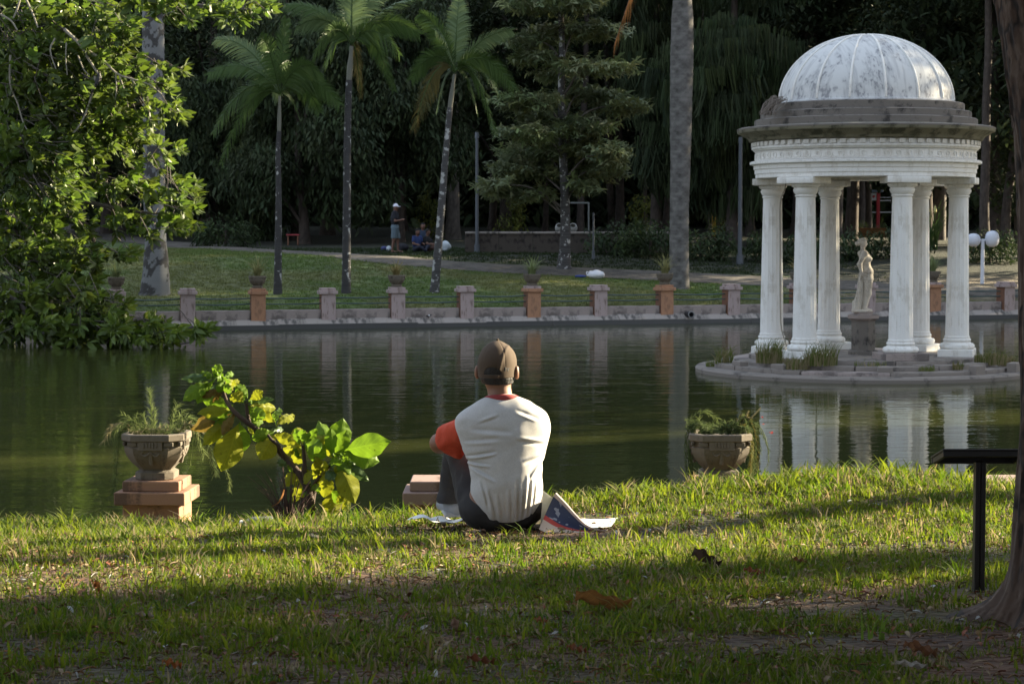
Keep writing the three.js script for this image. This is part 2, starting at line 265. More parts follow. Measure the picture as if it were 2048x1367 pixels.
// ---------------------------------------------------------------- the fence of the far bank
function urnGeometry() {
  const levels = [[0.1, 0], [0.105, 0.005], [0.105, 0.04], [0.085, 0.052], [0.092, 0.062], [0.118, 0.088], [0.14, 0.12], [0.153, 0.15], [0.157, 0.178], [0.15, 0.184], [0.15, 0.208], [0.165, 0.213], [0.169, 0.218], [0.169, 0.247], [0.164, 0.252], [0.14, 0.252], [0.138, 0.225]], ring = [];
  for (const [a, b] of [[1, 0.62], [0.62, 1]]) ring.push([a, b]);
  const oct = [[0.62, 1], [1, 0.62], [1, -0.62], [0.62, -1], [-0.62, -1], [-1, -0.62], [-1, 0.62], [-0.62, 1]], sub = 3, pos = [], idx = [];
  const pts = oct.flatMap((p, i) => { const q = oct[(i + 1) % 8]; return Array.from({ length: sub }, (_, k) => { const t = k / sub; return [mix(p[0], q[0], t), mix(p[1], q[1], t)]; }); });
  for (const [r, y] of levels) for (const [x, z] of pts) { const soft = 0.93 + 0.07 * Math.min(1, Math.hypot(x, z)); pos.push(x * r * soft, y, z * r * soft); }
  const n = pts.length;
  for (let j = 0; j < levels.length - 1; j++) for (let i = 0; i < n; i++) { const a = j * n + i, b = j * n + (i + 1) % n; idx.push(a, b, a + n, b, b + n, a + n); }
  const g = new THREE.BufferGeometry(); g.setAttribute('position', new THREE.Float32BufferAttribute(pos, 3)); g.setIndex(idx);
  return boxUV(toCreasedNormals(g, 0.5), 2);
}
const urnG = urnGeometry(), urnSoilG = boxUV(new THREE.CylinderGeometry(0.142, 0.142, 0.02, 16).translate(0, 0.222, 0));
const urnReliefG = (() => { const l = []; for (let k = 0; k < 4; k++) { const s = [rbox(0.135, 0.05, 0.016, 0.004).translate(0, 0.19, 0.156)]; for (let i = -2; i <= 2; i++) s.push(rbox(0.008, 0.03, 0.012, 0.003).translate(i * 0.017, 0.196, 0.163)); for (const e of [-1, 1]) s.push(rbox(0.05, 0.022, 0.014, 0.004).translate(e * 0.11 * 0.9, 0.199, 0.152)), s.push(tube([V(e * 0.005, 0.15, 0.153), V(e * 0.03, 0.135, 0.15), V(e * 0.05, 0.15, 0.151), V(e * 0.035, 0.162, 0.154)], 0.006, 8, 5).toNonIndexed()); s.push(rbox(0.022, 0.08, 0.02, 0.006).rotateX(0.25).translate(0, 0.125, 0.14)); l.push(...s.map((g) => g.rotateY(k * Math.PI / 2))); } return boxUV(join(l), 2); })();
function makeUrn(label, pos, turn, group) { const t = thing('stone_urn', label, 'urn', pos, turn, group); obj('bowl', urnG, M.urn, t); obj('relief', urnReliefG, M.urn, t); obj('soil', urnSoilG, M.soil, t); return t; }
const postBodyG = new THREE.BoxGeometry(0.3, 0.57, 0.3).translate(0, 0.45, 0), postSlabG = boxUV(rbox(0.385, 0.07, 0.385, 0.008)).translate(0, 0.77, 0), postTopG = boxUV(rbox(0.31, 0.056, 0.31, 0.008)).translate(0, 0.833, 0);
const FL = (s, n, y = 0) => V(s * FC + n * FS, y, -43.8 - s * FS + n * FC);          // a point s metres along the far bank, n metres out over the water
const along = (px) => { const k = (px - 1024) / 4060; return 43.8 * k / (FC - k * FS); };
const fence = thing('lakeside_fence', 'long low fence of pink and rust posts with green cables along far shore', 'fence', [0, 0, -43.8], FT);
const postPx = [-55, 91, 234, 377, 518, 659, 798, 936, 1070, 1204, 1337, 1470, 1605, 1742, 1874, 2022, 2160], farPosts = postPx.map(along);
{
  const kinds = 'ppopppopoppporpp'.split('');
  for (let i = -2; i <= 13; i++) {
    const s = farPosts[i + 2], gap = farPosts[i + 3] - s, k = kinds[((i % 14) + 14) % 14] === 'o' ? M.orange : M.pink, body = obj('post', postBodyG, [M.brown, M.brown, k, k, k, M.brown], fence);
    body.position.set(s, ru(-0.012, 0.006), -0.22); body.rotation.set(0, (postPx[i + 2] - 900) / 650 * 0.09 + ru(-0.02, 0.02), ru(-0.012, 0.012)); obj('cap_slab', postSlabG, k, body); obj('cap_block', postTopG, i % 3 ? k : M.pink, body);
    const w = gap - 0.31, pl = obj('plinth', boxUV(rbox(w, 0.24, 0.22, 0.012).translate(s * 0 + 0, 0.275, 0)), M.plinth, fence); pl.position.set(s + gap / 2, ru(-0.008, 0.004), -0.24);
    for (const [y, z] of [[0.645, -0.2], [0.525, -0.2]]) { const sag = ru(0.004, 0.02); obj('rail', tube([V(s + 0.15, y, z), V(s + gap / 2, y - sag, z), V(s + gap - 0.15, y + ru(-0.01, 0.01), z)], 0.016, 8, 6), M.rail, fence); }
    const prof = new THREE.Shape([[0.06, -0.6], [0.04, 0.1], [0.02, 0.118], [-0.11, 0.2], [-0.4, 0.2], [-0.4, -0.6]].map(([a, b]) => new THREE.Vector2(a, b)));
    const cg = new THREE.ExtrudeGeometry(prof, { depth: gap - 0.012, bevelEnabled: true, bevelSize: 0.006, bevelThickness: 0.006, bevelSegments: 1 }).rotateY(-Math.PI / 2).translate(gap - 0.006, 0, 0);
    cg.rotateY(0); const c = obj('kerb_stone', boxUV(cg), M.curb, fence); c.position.set(s + 0.4, ru(-0.012, 0.012), ru(-0.015, 0.01));
    const wet = new THREE.Shape([[0.068, -0.6], [0.049, 0.085 + 0.02 * rand()], [0.03, 0.085], [0.03, -0.6]].map(([a, b]) => new THREE.Vector2(a, b)));
    const wg = obj('tide_mark', boxUV(new THREE.ExtrudeGeometry(wet, { depth: gap - 0.002, bevelEnabled: false }).rotateY(-Math.PI / 2).translate(gap - 0.001, 0, 0)), M.wet, fence); wg.position.copy(c.position);
  }
}
// ---------------------------------------------------------------- near bank: wall and posts
{
  const w = thing('bank_wall', 'low concrete bank wall under the near posts at the grass edge', 'wall', [0, 0, -11]);
  for (let i = -5; i < 5; i++) { const b = obj('block', boxUV(rbox(1.52, 0.9, 0.3, 0.015)), M.curb, w); b.position.set(-1.934 + 1.53 * i + 0.76, -0.16 + ru(-0.01, 0.01), 0); }
}
const nearX = [-1.934, -0.395, 1.127, 2.65];
const nearLabels = ['orange stepped stone post carrying an urn at left of the big leaved shrub', 'pink stepped stone post without urn beside the seated man', 'stone post hidden in grass under the urn right of the seated man', 'pale stone post top at water edge behind the dark sign board'];
nearX.forEach((x, i) => {
  const t = thing('stone_post', nearLabels[i], 'post', [x, -0.095, -11.0], i ? 0 : -0.06), m = i === 0 || i === 2 ? M.terra : stone(T.pink, 0.004, 0.9, [0.68, 0.58, 0.52]);
  obj('shaft', boxUV(rbox(0.31, 0.6, 0.31, 0.008).translate(0, 0.44, 0)), m, t); obj('cap_slab', postSlabG, m, t); obj('cap_block', postTopG, m, t);
});
// ---------------------------------------------------------------- the round temple on its stepped island
const GX = 5.2, GZ = -30, TURN = 12.8 * Math.PI / 180;
function arcBlock(r0, r1, y0, y1, a0, a1, r = 0.012) {       // a block of a ring
  const s = new THREE.Shape(), n = 8;
  for (let i = 0; i <= n; i++) { const a = mix(a0, a1, i / n); i ? s.lineTo(Math.sin(a) * r1, Math.cos(a) * r1) : s.moveTo(Math.sin(a) * r1, Math.cos(a) * r1); }
  for (let i = n; i >= 0; i--) { const a = mix(a0, a1, i / n); s.lineTo(Math.sin(a) * r0, Math.cos(a) * r0); }
  const g = new THREE.ExtrudeGeometry(s, { depth: y1 - y0 - 2 * r, bevelEnabled: true, bevelSize: r, bevelThickness: r, bevelOffset: -r, bevelSegments: 2, curveSegments: 4 });
  return boxUV(toCreasedNormals(g.rotateX(-Math.PI / 2).scale(1, 1, -1).translate(0, y0 + r, 0), 0.5));
}
// (the mirrored axis keeps angle 0 towards the camera)
const island = thing('stepped_island', 'round stepped stone island in the lake carrying the white temple', 'island', [GX, 0, GZ]);
{
  obj('base_slab', boxUV(lathe([[0.05, -1], [2.4, -1], [2.4, -0.02], [2.47, 0.0], [2.475, 0.05], [2.45, 0.078], [1.9, 0.08], [0.05, 0.08]])), M.step, island);
  const rings = [[1.86, 2.2, 0.04, 0.138, 11], [1.6, 1.93, 0.06, 0.197, 10], [0.95, 1.69, 0.08, 0.258, 9]];
  rings.forEach(([a, b, y0, y1, n], k) => { for (let i = 0; i < n; i++) { const g = 0.006, w = 2 * Math.PI / n, o = obj('step_stone', arcBlock(a, b + ru(-0.02, 0.012), y0, y1 + ru(-0.008, 0.006), i * w + g + k * 0.4, (i + 1) * w - g + k * 0.4), i % 4 === 2 ? M.plinth : M.step, island); o.rotation.y = ru(-0.004, 0.004); } });
  obj('floor', boxUV(lathe([[0.02, 0.1], [0.955, 0.1], [0.955, 0.252], [0.02, 0.252]])), M.step, island);
  for (const [a, r, s] of [[-0.03, 2.12, 1], [-0.02, 1.93, 0.9], [-0.75, 2.1, 1.2], [0.62, 2.2, 1.1], [1.02, 2.28, 1.5], [-1.15, 2.1, 1.3], [0.3, 1.75, 1]]) { const o = obj('loose_block', boxUV(rbox(0.2 * s, 0.16, 0.14, 0.015)), M.step, island); o.position.set(Math.sin(a) * r, 0.13, Math.cos(a) * r); o.rotation.y = a + ru(-0.1, 0.1); }
}
const temple = thing('temple', 'white round temple with ribbed dome and six columns standing in the lake', 'gazebo', [GX, 0, GZ], TURN);
function columnShaft() {
  const n = 96, m = 18, y0 = 0.545, y1 = 2.56, pos = [], idx = [];
  for (let j = 0; j <= m; j++) {
    const t = j / m, y = mix(y0, y1, t), R = mix(0.172, 0.139, Math.pow(t, 1.25)), fl = sstep(0.0, 0.03, t) * (1 - sstep(0.915, 0.93, t));
    for (let i = 0; i < n; i++) { const a = i / n * 2 * Math.PI, ph = (i % 6) / 6, f = ph > 0.1 && ph < 0.7 ? 1 : 0, r = R * (1 - 0.03 * f * fl); pos.push(Math.sin(a) * r, y, Math.cos(a) * r); }
  }
  for (let j = 0; j < m; j++) for (let i = 0; i < n; i++) { const a = j * n + i, b = j * n + (i + 1) % n; idx.push(a, b, a + n, b, b + n, a + n); }
  const g = new THREE.BufferGeometry(); g.setAttribute('position', new THREE.Float32BufferAttribute(pos, 3)); g.setIndex(idx);
  return boxUV(toCreasedNormals(g, 0.35));
}
const torus = (R, y, r, k = 7) => Array.from({ length: k }, (_, i) => { const a = mix(-Math.PI / 2, Math.PI / 2, i / (k - 1)); return [R + Math.cos(a) * r, y + Math.sin(a) * r]; });
const colG = {
  plinth: boxUV(rbox(0.66, 0.11, 0.5, 0.012)).translate(0, 0.305, 0), shaft: columnShaft(),
  base: boxUV(lathe([[0.02, 0.355], ...torus(0.21, 0.4, 0.045), [0.205, 0.447], [0.195, 0.46], ...torus(0.178, 0.49, 0.024), [0.178, 0.517], [0.184, 0.522], [0.184, 0.538], [0.172, 0.55], [0.02, 0.55]], 48)),
  capital: boxUV(lathe([[0.02, 2.55], [0.139, 2.555], ...torus(0.142, 2.575, 0.014), [0.141, 2.592], [0.15, 2.6], [0.165, 2.62], [0.176, 2.645], [0.18, 2.66], [0.176, 2.672], [0.168, 2.676], [0.168, 2.69], [0.185, 2.7], [0.203, 2.715], [0.21, 2.732], [0.203, 2.748], [0.19, 2.752], [0.02, 2.752]], 48)),
  abacus: arcBlock(1.09, 1.645, 2.752, 2.842, -0.2, 0.2, 0.006),
};
for (let k = 0; k < 6; k++) {
  const a = k * Math.PI / 3, c = new THREE.Group(); c.name = 'column'; temple.add(c); c.position.set(Math.sin(a) * 1.364, 0, Math.cos(a) * 1.364); c.rotation.y = a;
  for (const n of ['plinth', 'base', 'shaft', 'capital']) { const o = obj(n, colG[n], n === 'plinth' && k === 0 ? M.plinth : M.white, c); if (n === 'shaft') o.rotation.y = ru(0, 1); }
  const o = obj('abacus', colG.abacus, M.white, temple); o.rotation.y = a;
}
obj('architrave', boxUV(lathe([[1.13, 3.06], [1.13, 2.845], [1.595, 2.845], [1.6, 2.85], [1.6, 2.905], [1.613, 2.91], [1.613, 2.972], [1.628, 2.977], [1.628, 3.03], [1.66, 3.042], [1.685, 3.05], [1.685, 3.085], [1.66, 3.095], [1.4, 3.1]])), M.white, temple);
obj('frieze', boxUV(lathe([[1.3, 3.096], [1.602, 3.098], [1.602, 3.232], [1.3, 3.236]])), M.white, temple);
obj('upper_moulding', boxUV(lathe([[1.3, 3.238], [1.615, 3.238], [1.635, 3.25], [1.64, 3.262], [1.66, 3.272], [1.66, 3.298], [1.628, 3.306], [1.628, 3.372], [1.3, 3.374]])), M.white, temple);
obj('cornice', boxUV(lathe([[1.13, 3.06], [1.13, 3.376], [1.68, 3.376], [1.7, 3.39], [1.71, 3.42], [1.745, 3.45], [1.8, 3.47], [1.822, 3.49], [1.85, 3.5], [1.86, 3.502], [1.872, 3.52], [1.872, 3.555], [1.855, 3.572], [1.6, 3.6]])), M.moss, temple);
obj('cornice_top', boxUV(lathe([[1.2, 3.6], [1.84, 3.6 - 0.02], [1.876, 3.566], [1.876, 3.545], [1.85, 3.54]])), M.grey, temple);
[[1.62, 3.585, 3.7], [1.53, 3.695, 3.805], [1.43, 3.8, 3.925]].forEach(([r, a, b]) => obj('step_ring', boxUV(lathe([[1.1, a], [r - 0.01, a], [r, a + 0.01], [r, b - 0.012], [r - 0.015, b], [1.1, b + 0.012]])), M.grey, temple));
{
  const prof = (d) => Array.from({ length: 25 }, (_, i) => { const f = mix(0.0, Math.PI / 2, i / 24); return [Math.max((1.275 + d) * Math.cos(f), 0.001), 3.935 + (1.005 + d) * Math.sin(f)]; });
  obj('dome', boxUV(lathe([[1.2, 3.92], [1.315, 3.922], [1.31, 3.95], [1.285, 3.958], ...prof(0).slice(1)], 128)), M.dome, temple);
  obj('inner_dome', boxUV(lathe(prof(-0.09), 64)), M.white, temple);
  const ribPts = Array.from({ length: 21 }, (_, i) => { const f = mix(0.03, 1.53, i / 20); return V(0, 3.935 + 1.011 * Math.sin(f), 1.281 * Math.cos(f)); }), ribG = boxUV(tube(ribPts, (t) => 0.019 - 0.006 * t, 28, 8));
  for (let k = 0; k < 16; k++) obj('rib', ribG, M.white, temple).rotation.y = k * Math.PI / 8 + 0.052 - TURN;
  const dG = boxUV(rbox(0.082, 0.06, 0.05, 0.005)), nD = 76; for (let k = 0; k < nD; k++) { const a = k / nD * 2 * Math.PI, o = obj('dentil', dG, M.white, temple); o.position.set(Math.sin(a) * 1.64, 3.338, Math.cos(a) * 1.64); o.rotation.y = a; }
  // one wave of the running scroll, bent to the frieze
  const nS = 62, w = 2 * Math.PI / nS, R = 1.606, bend = (u, v) => V(Math.sin(u * w) * R, 3.166 + v, Math.cos(u * w) * R), pts = [];
  for (let i = 0; i <= 5; i++) { const t = i / 5; pts.push(bend(mix(-0.7, -0.02, t), -0.049 + 0.004 * Math.sin(t * 3.14))); }
  for (let i = 1; i <= 22; i++) { const a = mix(-1.5, 4.6, i / 22), r = mix(1, 0.42, i / 22); pts.push(bend(Math.cos(a) * 0.3 * r, Math.sin(a) * 0.047 * r)); }
  const sG = boxUV(tube(pts, (t) => 0.0085 - 0.002 * t, 64, 6));
  for (let k = 0; k < nS; k++) obj('scroll', sG, M.white, temple).rotation.y = k * w;
  const fil = boxUV(new THREE.TorusGeometry(1.605, 0.007, 6, 120).rotateX(Math.PI / 2)); for (const y of [3.106, 3.226]) obj('fillet', fil, M.white, temple).position.y = y;
}
{ // old cable and the dead creeper on the left of the roof
  const P = (px, py, D) => at(px, py, D), q = [P(1572, 366, 29.9), P(1570, 378, 29.75), P(1562, 400, 29.72), P(1561, 480, 29.7), P(1561, 600, 29.68), P(1563, 655, 29.65), P(1570, 680, 29.5), P(1577, 700, 29.3)];
  tag(obj('hanging_cable', tube(q, 0.011, 40, 6), mat([0.3, 0.27, 0.22], 0.8)), 'thin grey cable hanging down beside the leftmost temple column', 'cable');
  const l = []; for (let i = 0; i < 60; i++) { const a = P(1562 + ru(-16, 14), 196 + ru(-6, 10), 29.35 + ru(-0.25, 0.1)), b = P(1532 + ru(-14, 20), 236 + ru(-12, 4), 29.0 + ru(-0.2, 0.15)); a.y = Math.max(a.y, 3.94); b.y = Math.max(b.y, 3.72); l.push(tube([a, a.clone().lerp(b, 0.5).add(V(ru(-0.06, 0.06), ru(0.02, 0.1), ru(-0.02, 0.12))), b], 0.0045, 4, 4)); }
  tag(obj('dead_creeper', join(l), mat([0.17, 0.14, 0.115], 1)), 'dry brown creeper hanging over the temple roof steps left of dome', 'creeper');
}
// ---------------------------------------------------------------- the statue
{
  const t = thing('pedestal', 'dark octagonal stone pedestal under the statue inside the temple', 'pedestal', [GX, 0.252, GZ], 0.25);
  const oc = (pts) => boxUV(toCreasedNormals(new THREE.LatheGeometry(pts.map(([r, y]) => new THREE.Vector2(r, y)), 8), 0.3));
  obj('foot', oc([[0.02, 0], [0.235, 0], [0.235, 0.05], [0.2, 0.07], [0.02, 0.07]]), M.grey, t); obj('shaft', oc([[0.02, 0.065], [0.185, 0.07], [0.185, 0.5], [0.02, 0.505]]), M.grey, t); obj('cap', oc([[0.02, 0.5], [0.19, 0.5], [0.215, 0.52], [0.245, 0.535], [0.245, 0.585], [0.23, 0.592], [0.15, 0.6], [0.15, 0.635], [0.02, 0.637]]), M.plinth, t);
  // local: x to the right of the picture (she faces right, a little away), y up from the pedestal
  const body = blend([
    ell([0.03, 0.79, 0], [0.074, 0.085, 0.1]), ell([0.04, 0.69, 0], [0.066, 0.1, 0.082]), ell([0.06, 0.575, 0], [0.09, 0.105, 0.105]), ell([0.052, 0.49, 0], [0.092, 0.08, 0.105]), ell([0.088, 0.775, 0.042], [0.034, 0.034, 0.036]), ell([0.088, 0.775, -0.042], [0.034, 0.034, 0.036]), ell([0.0, 0.52, 0.02], [0.055, 0.07, 0.08]),
    cap([0.005, 0.855, 0.098], [0.01, 0.855, -0.098], 0.042), cap([0.006, 0.88, 0], [0.002, 0.95, 0], 0.034, 0.03),
    cap([0.055, 0.48, 0.045], [0.06, 0.27, 0.05], 0.08, 0.048), cap([0.06, 0.27, 0.05], [0.022, 0.05, 0.04], 0.048, 0.03), cap([0.055, 0.48, -0.045], [0.062, 0.28, -0.03], 0.08, 0.048), cap([0.062, 0.28, -0.03], [0.026, 0.05, -0.04], 0.048, 0.03), cap([0.02, 0.032, 0.04], [0.09, 0.026, 0.05], 0.026, 0.018), cap([0.02, 0.032, -0.04], [0.095, 0.026, -0.04], 0.026, 0.018),
    cap([-0.005, 0.86, 0.108], [-0.075, 0.7, 0.115], 0.036, 0.029), cap([-0.075, 0.7, 0.115], [-0.035, 0.55, 0.1], 0.028, 0.02), cap([-0.035, 0.54, 0.1], [-0.012, 0.49, 0.09], 0.022, 0.014),
    cap([0.01, 0.86, -0.108], [0.04, 0.7, -0.13], 0.036, 0.028), cap([0.04, 0.7, -0.13], [0.1, 0.6, -0.09], 0.027, 0.02),
  ], 0.03);
  const head = blend([ell([0.005, 1.015, 0], [0.052, 0.064, 0.05]), ell([0.026, 0.985, 0], [0.032, 0.034, 0.032]), cap([0.054, 1.012, 0], [0.063, 0.998, 0], 0.008, 0.009), ell([-0.02, 1.03, 0], [0.055, 0.05, 0.058]), ell([-0.072, 1.005, 0], [0.034, 0.034, 0.036]), ell([0.0, 1.06, 0], [0.05, 0.024, 0.05])], 0.014);
  const all = (x, y, z) => smin(body(x, y, z), head(x, y, z) + 0.003 * Math.sin(y * 160 + x * 90) * (y > 1.02 && x < 0.04 ? 1 : 0), 0.02);
  const f = thing('statue', 'weathered cream stone statue of a standing woman facing right inside temple', 'statue', [GX - 0.02, 0.885, GZ], 0.12);
  f.scale.set(1.1, 1, 1.1); obj('figure', meshField(all, [-0.16, -0.02, -0.19], [0.17, 1.12, 0.19], 0.0075), M.statue, f);
  obj('drapery', meshField((x, y, z) => blend([cap([-0.05, 0.3, 0.05], [-0.085, 0.02, 0.02], 0.035, 0.06), cap([-0.045, 0.5, 0.07], [-0.055, 0.3, 0.06], 0.028, 0.036), cap([-0.1, 0.13, 0.0], [-0.06, 0.02, -0.05], 0.035, 0.05)], 0.03)(x, y, z) + 0.005 * Math.sin(Math.atan2(z - 0.03, x + 0.06) * 9 + y * 8), [-0.2, -0.02, -0.15], [0.02, 0.56, 0.16], 0.009), M.statue, f);
  obj('base', boxUV(lathe([[0.01, -0.004], [0.135, -0.004], [0.14, 0.01], [0.132, 0.035], [0.01, 0.04]], 24)), M.statue, f);
}
// ---------------------------------------------------------------- leaves
// a leaf along +z from its stalk at the origin, facing +y, bent downwards
function leafGeometry(len, wid, droop = 0.25, fold = 0.15, nz = 4) {
  return grid(2, nz, (u, v) => { const w = wid * 0.5 * Math.pow(Math.sin(Math.PI * Math.pow(clamp(v * 0.96 + 0.02), 0.85)), 0.62), s = (u - 0.5) * 2; return V(s * w, Math.abs(s) * w * fold * 2 - droop * len * v * v, len * v); });
}
const spin = (g, yaw, pitch, roll = 0) => g.clone().rotateZ(roll).rotateX(pitch).rotateY(yaw);
function rosette(n, len, wid, open, seed) {   // leaves round the tip of a twig that points along +z
  const r = rng(seed), l = [];
  for (let i = 0; i < n; i++) { const a = i * 2.4 + r(), o = open * (0.5 + 0.7 * r()), s = 0.75 + 0.45 * r(), g = leafGeometry(len * s, wid * s, 0.15 + 0.3 * r(), 0.15, 3); g.rotateX(-o).rotateZ(a).translate(0, 0, -0.35 * len * (i / n)); l.push(g); }
  return join(l);
}
function ballClump(n, R, len, wid, seed, down = 0.6) {   // a loose ball of small leaves
  const r = rng(seed), l = [];
  for (let i = 0; i < n; i++) { const d = V(r() - 0.5, r() - 0.5, r() - 0.5).normalize().multiplyScalar(R * Math.cbrt(r())), s = 0.7 + 0.6 * r(), g = grid(1, 2, (u, v) => V((u - 0.5) * wid * s * Math.sin(Math.PI * (0.12 + 0.8 * v)), -0.25 * len * s * v * v, len * s * v)); g.rotateX(down * (0.2 + r())).rotateY(r() * 6.283).translate(d.x, d.y, d.z); l.push(g); }
  return join(l);
}
function strandClump(n, R, len, seed) {   // hanging strings of needles
  const r = rng(seed), l = [];
  for (let i = 0; i < n; i++) { const x = (r() - 0.5) * 2 * R, z = (r() - 0.5) * 2 * R, L = len * (0.5 + r()), s = (r() - 0.5) * 0.3, w = 0.016 + 0.02 * r(), q = r() * 3; l.push(grid(1, 4, (u, v) => V(x + s * v * v + (u - 0.5) * w * Math.cos(q) * (1 - 0.6 * v), -L * v, z + (u - 0.5) * w * Math.sin(q)))); }
  return join(l);
}
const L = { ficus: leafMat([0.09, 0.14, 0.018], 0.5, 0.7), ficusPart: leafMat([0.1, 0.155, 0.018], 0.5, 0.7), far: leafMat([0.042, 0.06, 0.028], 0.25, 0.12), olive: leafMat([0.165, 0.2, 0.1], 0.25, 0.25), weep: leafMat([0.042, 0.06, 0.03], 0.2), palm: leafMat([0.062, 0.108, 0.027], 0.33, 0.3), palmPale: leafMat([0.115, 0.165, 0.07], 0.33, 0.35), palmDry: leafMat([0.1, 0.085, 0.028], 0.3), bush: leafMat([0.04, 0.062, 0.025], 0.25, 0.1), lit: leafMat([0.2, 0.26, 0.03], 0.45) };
const tint = (a = 0.25) => { const k = ru(1 - a, 1 + a); return [k * ru(0.9, 1.15), k, k * ru(0.75, 1.15)]; };
const CL = { dark: ballClump(30, 0.55, 0.2, 0.085, 1), mid: ballClump(34, 0.42, 0.17, 0.06, 2, 1.1), big: ballClump(46, 1.0, 0.42, 0.17, 3), strand: strandClump(40, 0.34, 0.5, 4), olive: join([0, 1, 2, 3].map((k) => { const g = rosette(6, 0.17, 0.05, 1.9, 30 + k); g.rotateX(Math.PI / 2).rotateY(k * 1.7).translate([0, 0.16, -0.14, 0.05][k], [0, 0.03, 0.02, -0.06][k], [0, 0.1, 0.06, -0.16][k]); return g; })), bush: ballClump(26, 0.3, 0.14, 0.05, 5) };

// crown made of blobs { c: centre, r: [rx, ry, rz], n } whose shells carry the clumps
function crown(blobs, clump, m, parent, size = [0.7, 1.3], shell = 0.45, flip = true) {
  const list = [];
  for (const b of blobs) for (let i = 0; i < b.n; i++) {
    const d = V(ru(-1, 1), ru(-1, 1), ru(-1, 1)); if (d.length() > 1 || d.length() < 0.05) { i--; continue; }
    d.normalize().multiplyScalar(mix(Math.cbrt(rand()), 1, shell) * (0.8 + 0.4 * fbm(b.c.x + d.x * 2, b.c.y + d.y * 2, b.c.z + d.z * 2, 2)));
    list.push({ p: V(b.c.x + d.x * b.r[0], b.c.y + d.y * b.r[1], b.c.z + d.z * b.r[2]), r: [flip ? ru(-0.5, 0.5) : ru(-0.22, 0.22), ru(0, 6.28), flip ? ru(-0.5, 0.5) : ru(-0.22, 0.22)], s: ru(...size), c: tint() });
  }
  return copies('crown', clump, m, list, parent);
}
function trunkTube(x, z, h, r0, r1, lean = [0, 0], flare = 0.5) { const y = groundH(x, z) - 0.1, n = 6, pts = Array.from({ length: n + 1 }, (_, i) => V(lean[0] * i / n + ru(-0.06, 0.06) * (i > 0), y + h * i / n - (groundH(x, z)), lean[1] * i / n + ru(-0.05, 0.05) * (i > 0))); return tube(pts, (t) => mix(r0, r1, t) * (1 + flare * Math.exp(-t * h / 0.35)), 20, 12); }
function broadTree(name, label, x, z, h, spread, low, o = {}) {
  const y = groundH(x, z), t = thing(name, label, 'tree', [x, y, z], 0, o.group);
  obj('trunk', trunkTube(x, z, h * 0.8, o.r ?? 0.2, 0.06, [ru(-0.4, 0.4), ru(-0.3, 0.3)]), M.darkBark, t);
  const blobs = [], n = o.blobs ?? 9;
  for (let i = 0; i < n; i++) { const f = i / (n - 1), a = i * 2.4 + ru(0, 1), rr = spread * (0.25 + 0.5 * Math.sin(Math.PI * (0.2 + 0.7 * f))); blobs.push({ c: V(Math.cos(a) * rr, mix(low + spread * 0.25, h - spread * 0.3, f), Math.sin(a) * rr), r: [spread * ru(0.4, 0.6), spread * ru(0.3, 0.45), spread * ru(0.4, 0.6)], n: o.n ?? 60 }); const b = blobs[i].c; if (i % 2) obj('limb', tube([V(0, Math.max(0.5, b.y - spread * 0.7), 0), V(b.x * 0.5, b.y - spread * 0.25, b.z * 0.5), b.clone()], (q) => 0.07 * (1 - q * 0.7), 8, 6), M.darkBark, t); }
  crown(blobs, o.clump ?? CL.dark, o.m ?? L.far, t, o.size ?? [0.8, 1.5], 0.5);
  return t;
}
// ---------------------------------------------------------------- wood behind the lawn
const woodGroup = 'dark broadleaf trees of the wood';
// [pixel x, depth, height, spread, lowest leaves]
const wood = [[40, 78, 15, 4.6, 2.4], [215, 74, 14, 4.2, 2.2], [420, 72, 15, 4.2, 1.6], [655, 76, 16, 4.6, 2.0], [800, 83, 17, 4.8, 2.6], [1010, 80, 15, 4.4, 3.2], [1240, 86, 17, 5, 4], [1440, 84, 16, 4.6, 3.4], [1600, 78, 16, 4.5, 3.2], [1850, 72, 15, 4.3, 3.0], [1985, 66, 14, 3.9, 1.5], [2130, 70, 15, 4.6, 1.5], [1720, 88, 17, 5, 4.5], [-120, 72, 15, 5, 1.2]];
const woodAt = ['behind the far left branches', 'left of the thick pale-blotched palm trunk', 'behind the leftmost slender palm', 'behind the middle slender palm', 'behind the standing person', 'behind the layered tree at left', 'behind the layered tree at right', 'right of the big grey palm trunk', 'left of the temple dome', 'behind the right temple columns', 'behind the globe lamp at right', 'beyond the right edge of picture', 'seen through the middle of temple', 'beyond the left edge of picture'];
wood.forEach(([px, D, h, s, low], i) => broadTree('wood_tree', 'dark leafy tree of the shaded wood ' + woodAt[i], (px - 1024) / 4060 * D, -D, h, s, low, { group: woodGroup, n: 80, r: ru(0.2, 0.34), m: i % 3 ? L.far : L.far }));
// nearer lower trees with drooping leaves, seen between the palms
broadTree('drooping_tree', 'dull green drooping-leaved tree between the left and middle palms', (610 - 1024) / 4060 * 64, -64, 7.4, 2.6, 1.0, { m: L.far, clump: CL.mid, n: 90, blobs: 10, r: 0.16 });
broadTree('drooping_tree', 'dull green drooping-leaved tree behind the two right-hand palms', (800 - 1024) / 4060 * 66, -66, 8, 2.4, 2.2, { m: L.far, clump: CL.mid, n: 80, blobs: 9, r: 0.15 });
broadTree('drooping_tree', 'dark low bushy tree left of the leftmost slender palm', (455 - 1024) / 4060 * 68, -68, 6, 2.3, 0.7, { m: L.far, clump: CL.mid, n: 90, blobs: 9, r: 0.16 });
{ // the far wood that reads as one mass
  const list = []; for (let i = 0; i < 5200; i++) { const x = ru(-48, 52), z = -92 - ru(0, 22), y = 1.8 + Math.pow(rand(), 1.15) * 24; list.push({ p: V(x, y, z), r: [ru(-0.5, 0.5), ru(0, 6.28), 0], s: ru(1, 2), c: tint(0.3) }); }
  tag(copies('distant_wood', CL.big, L.far, list), 'distant dark mass of forest foliage closing the view', 'woodland');
}
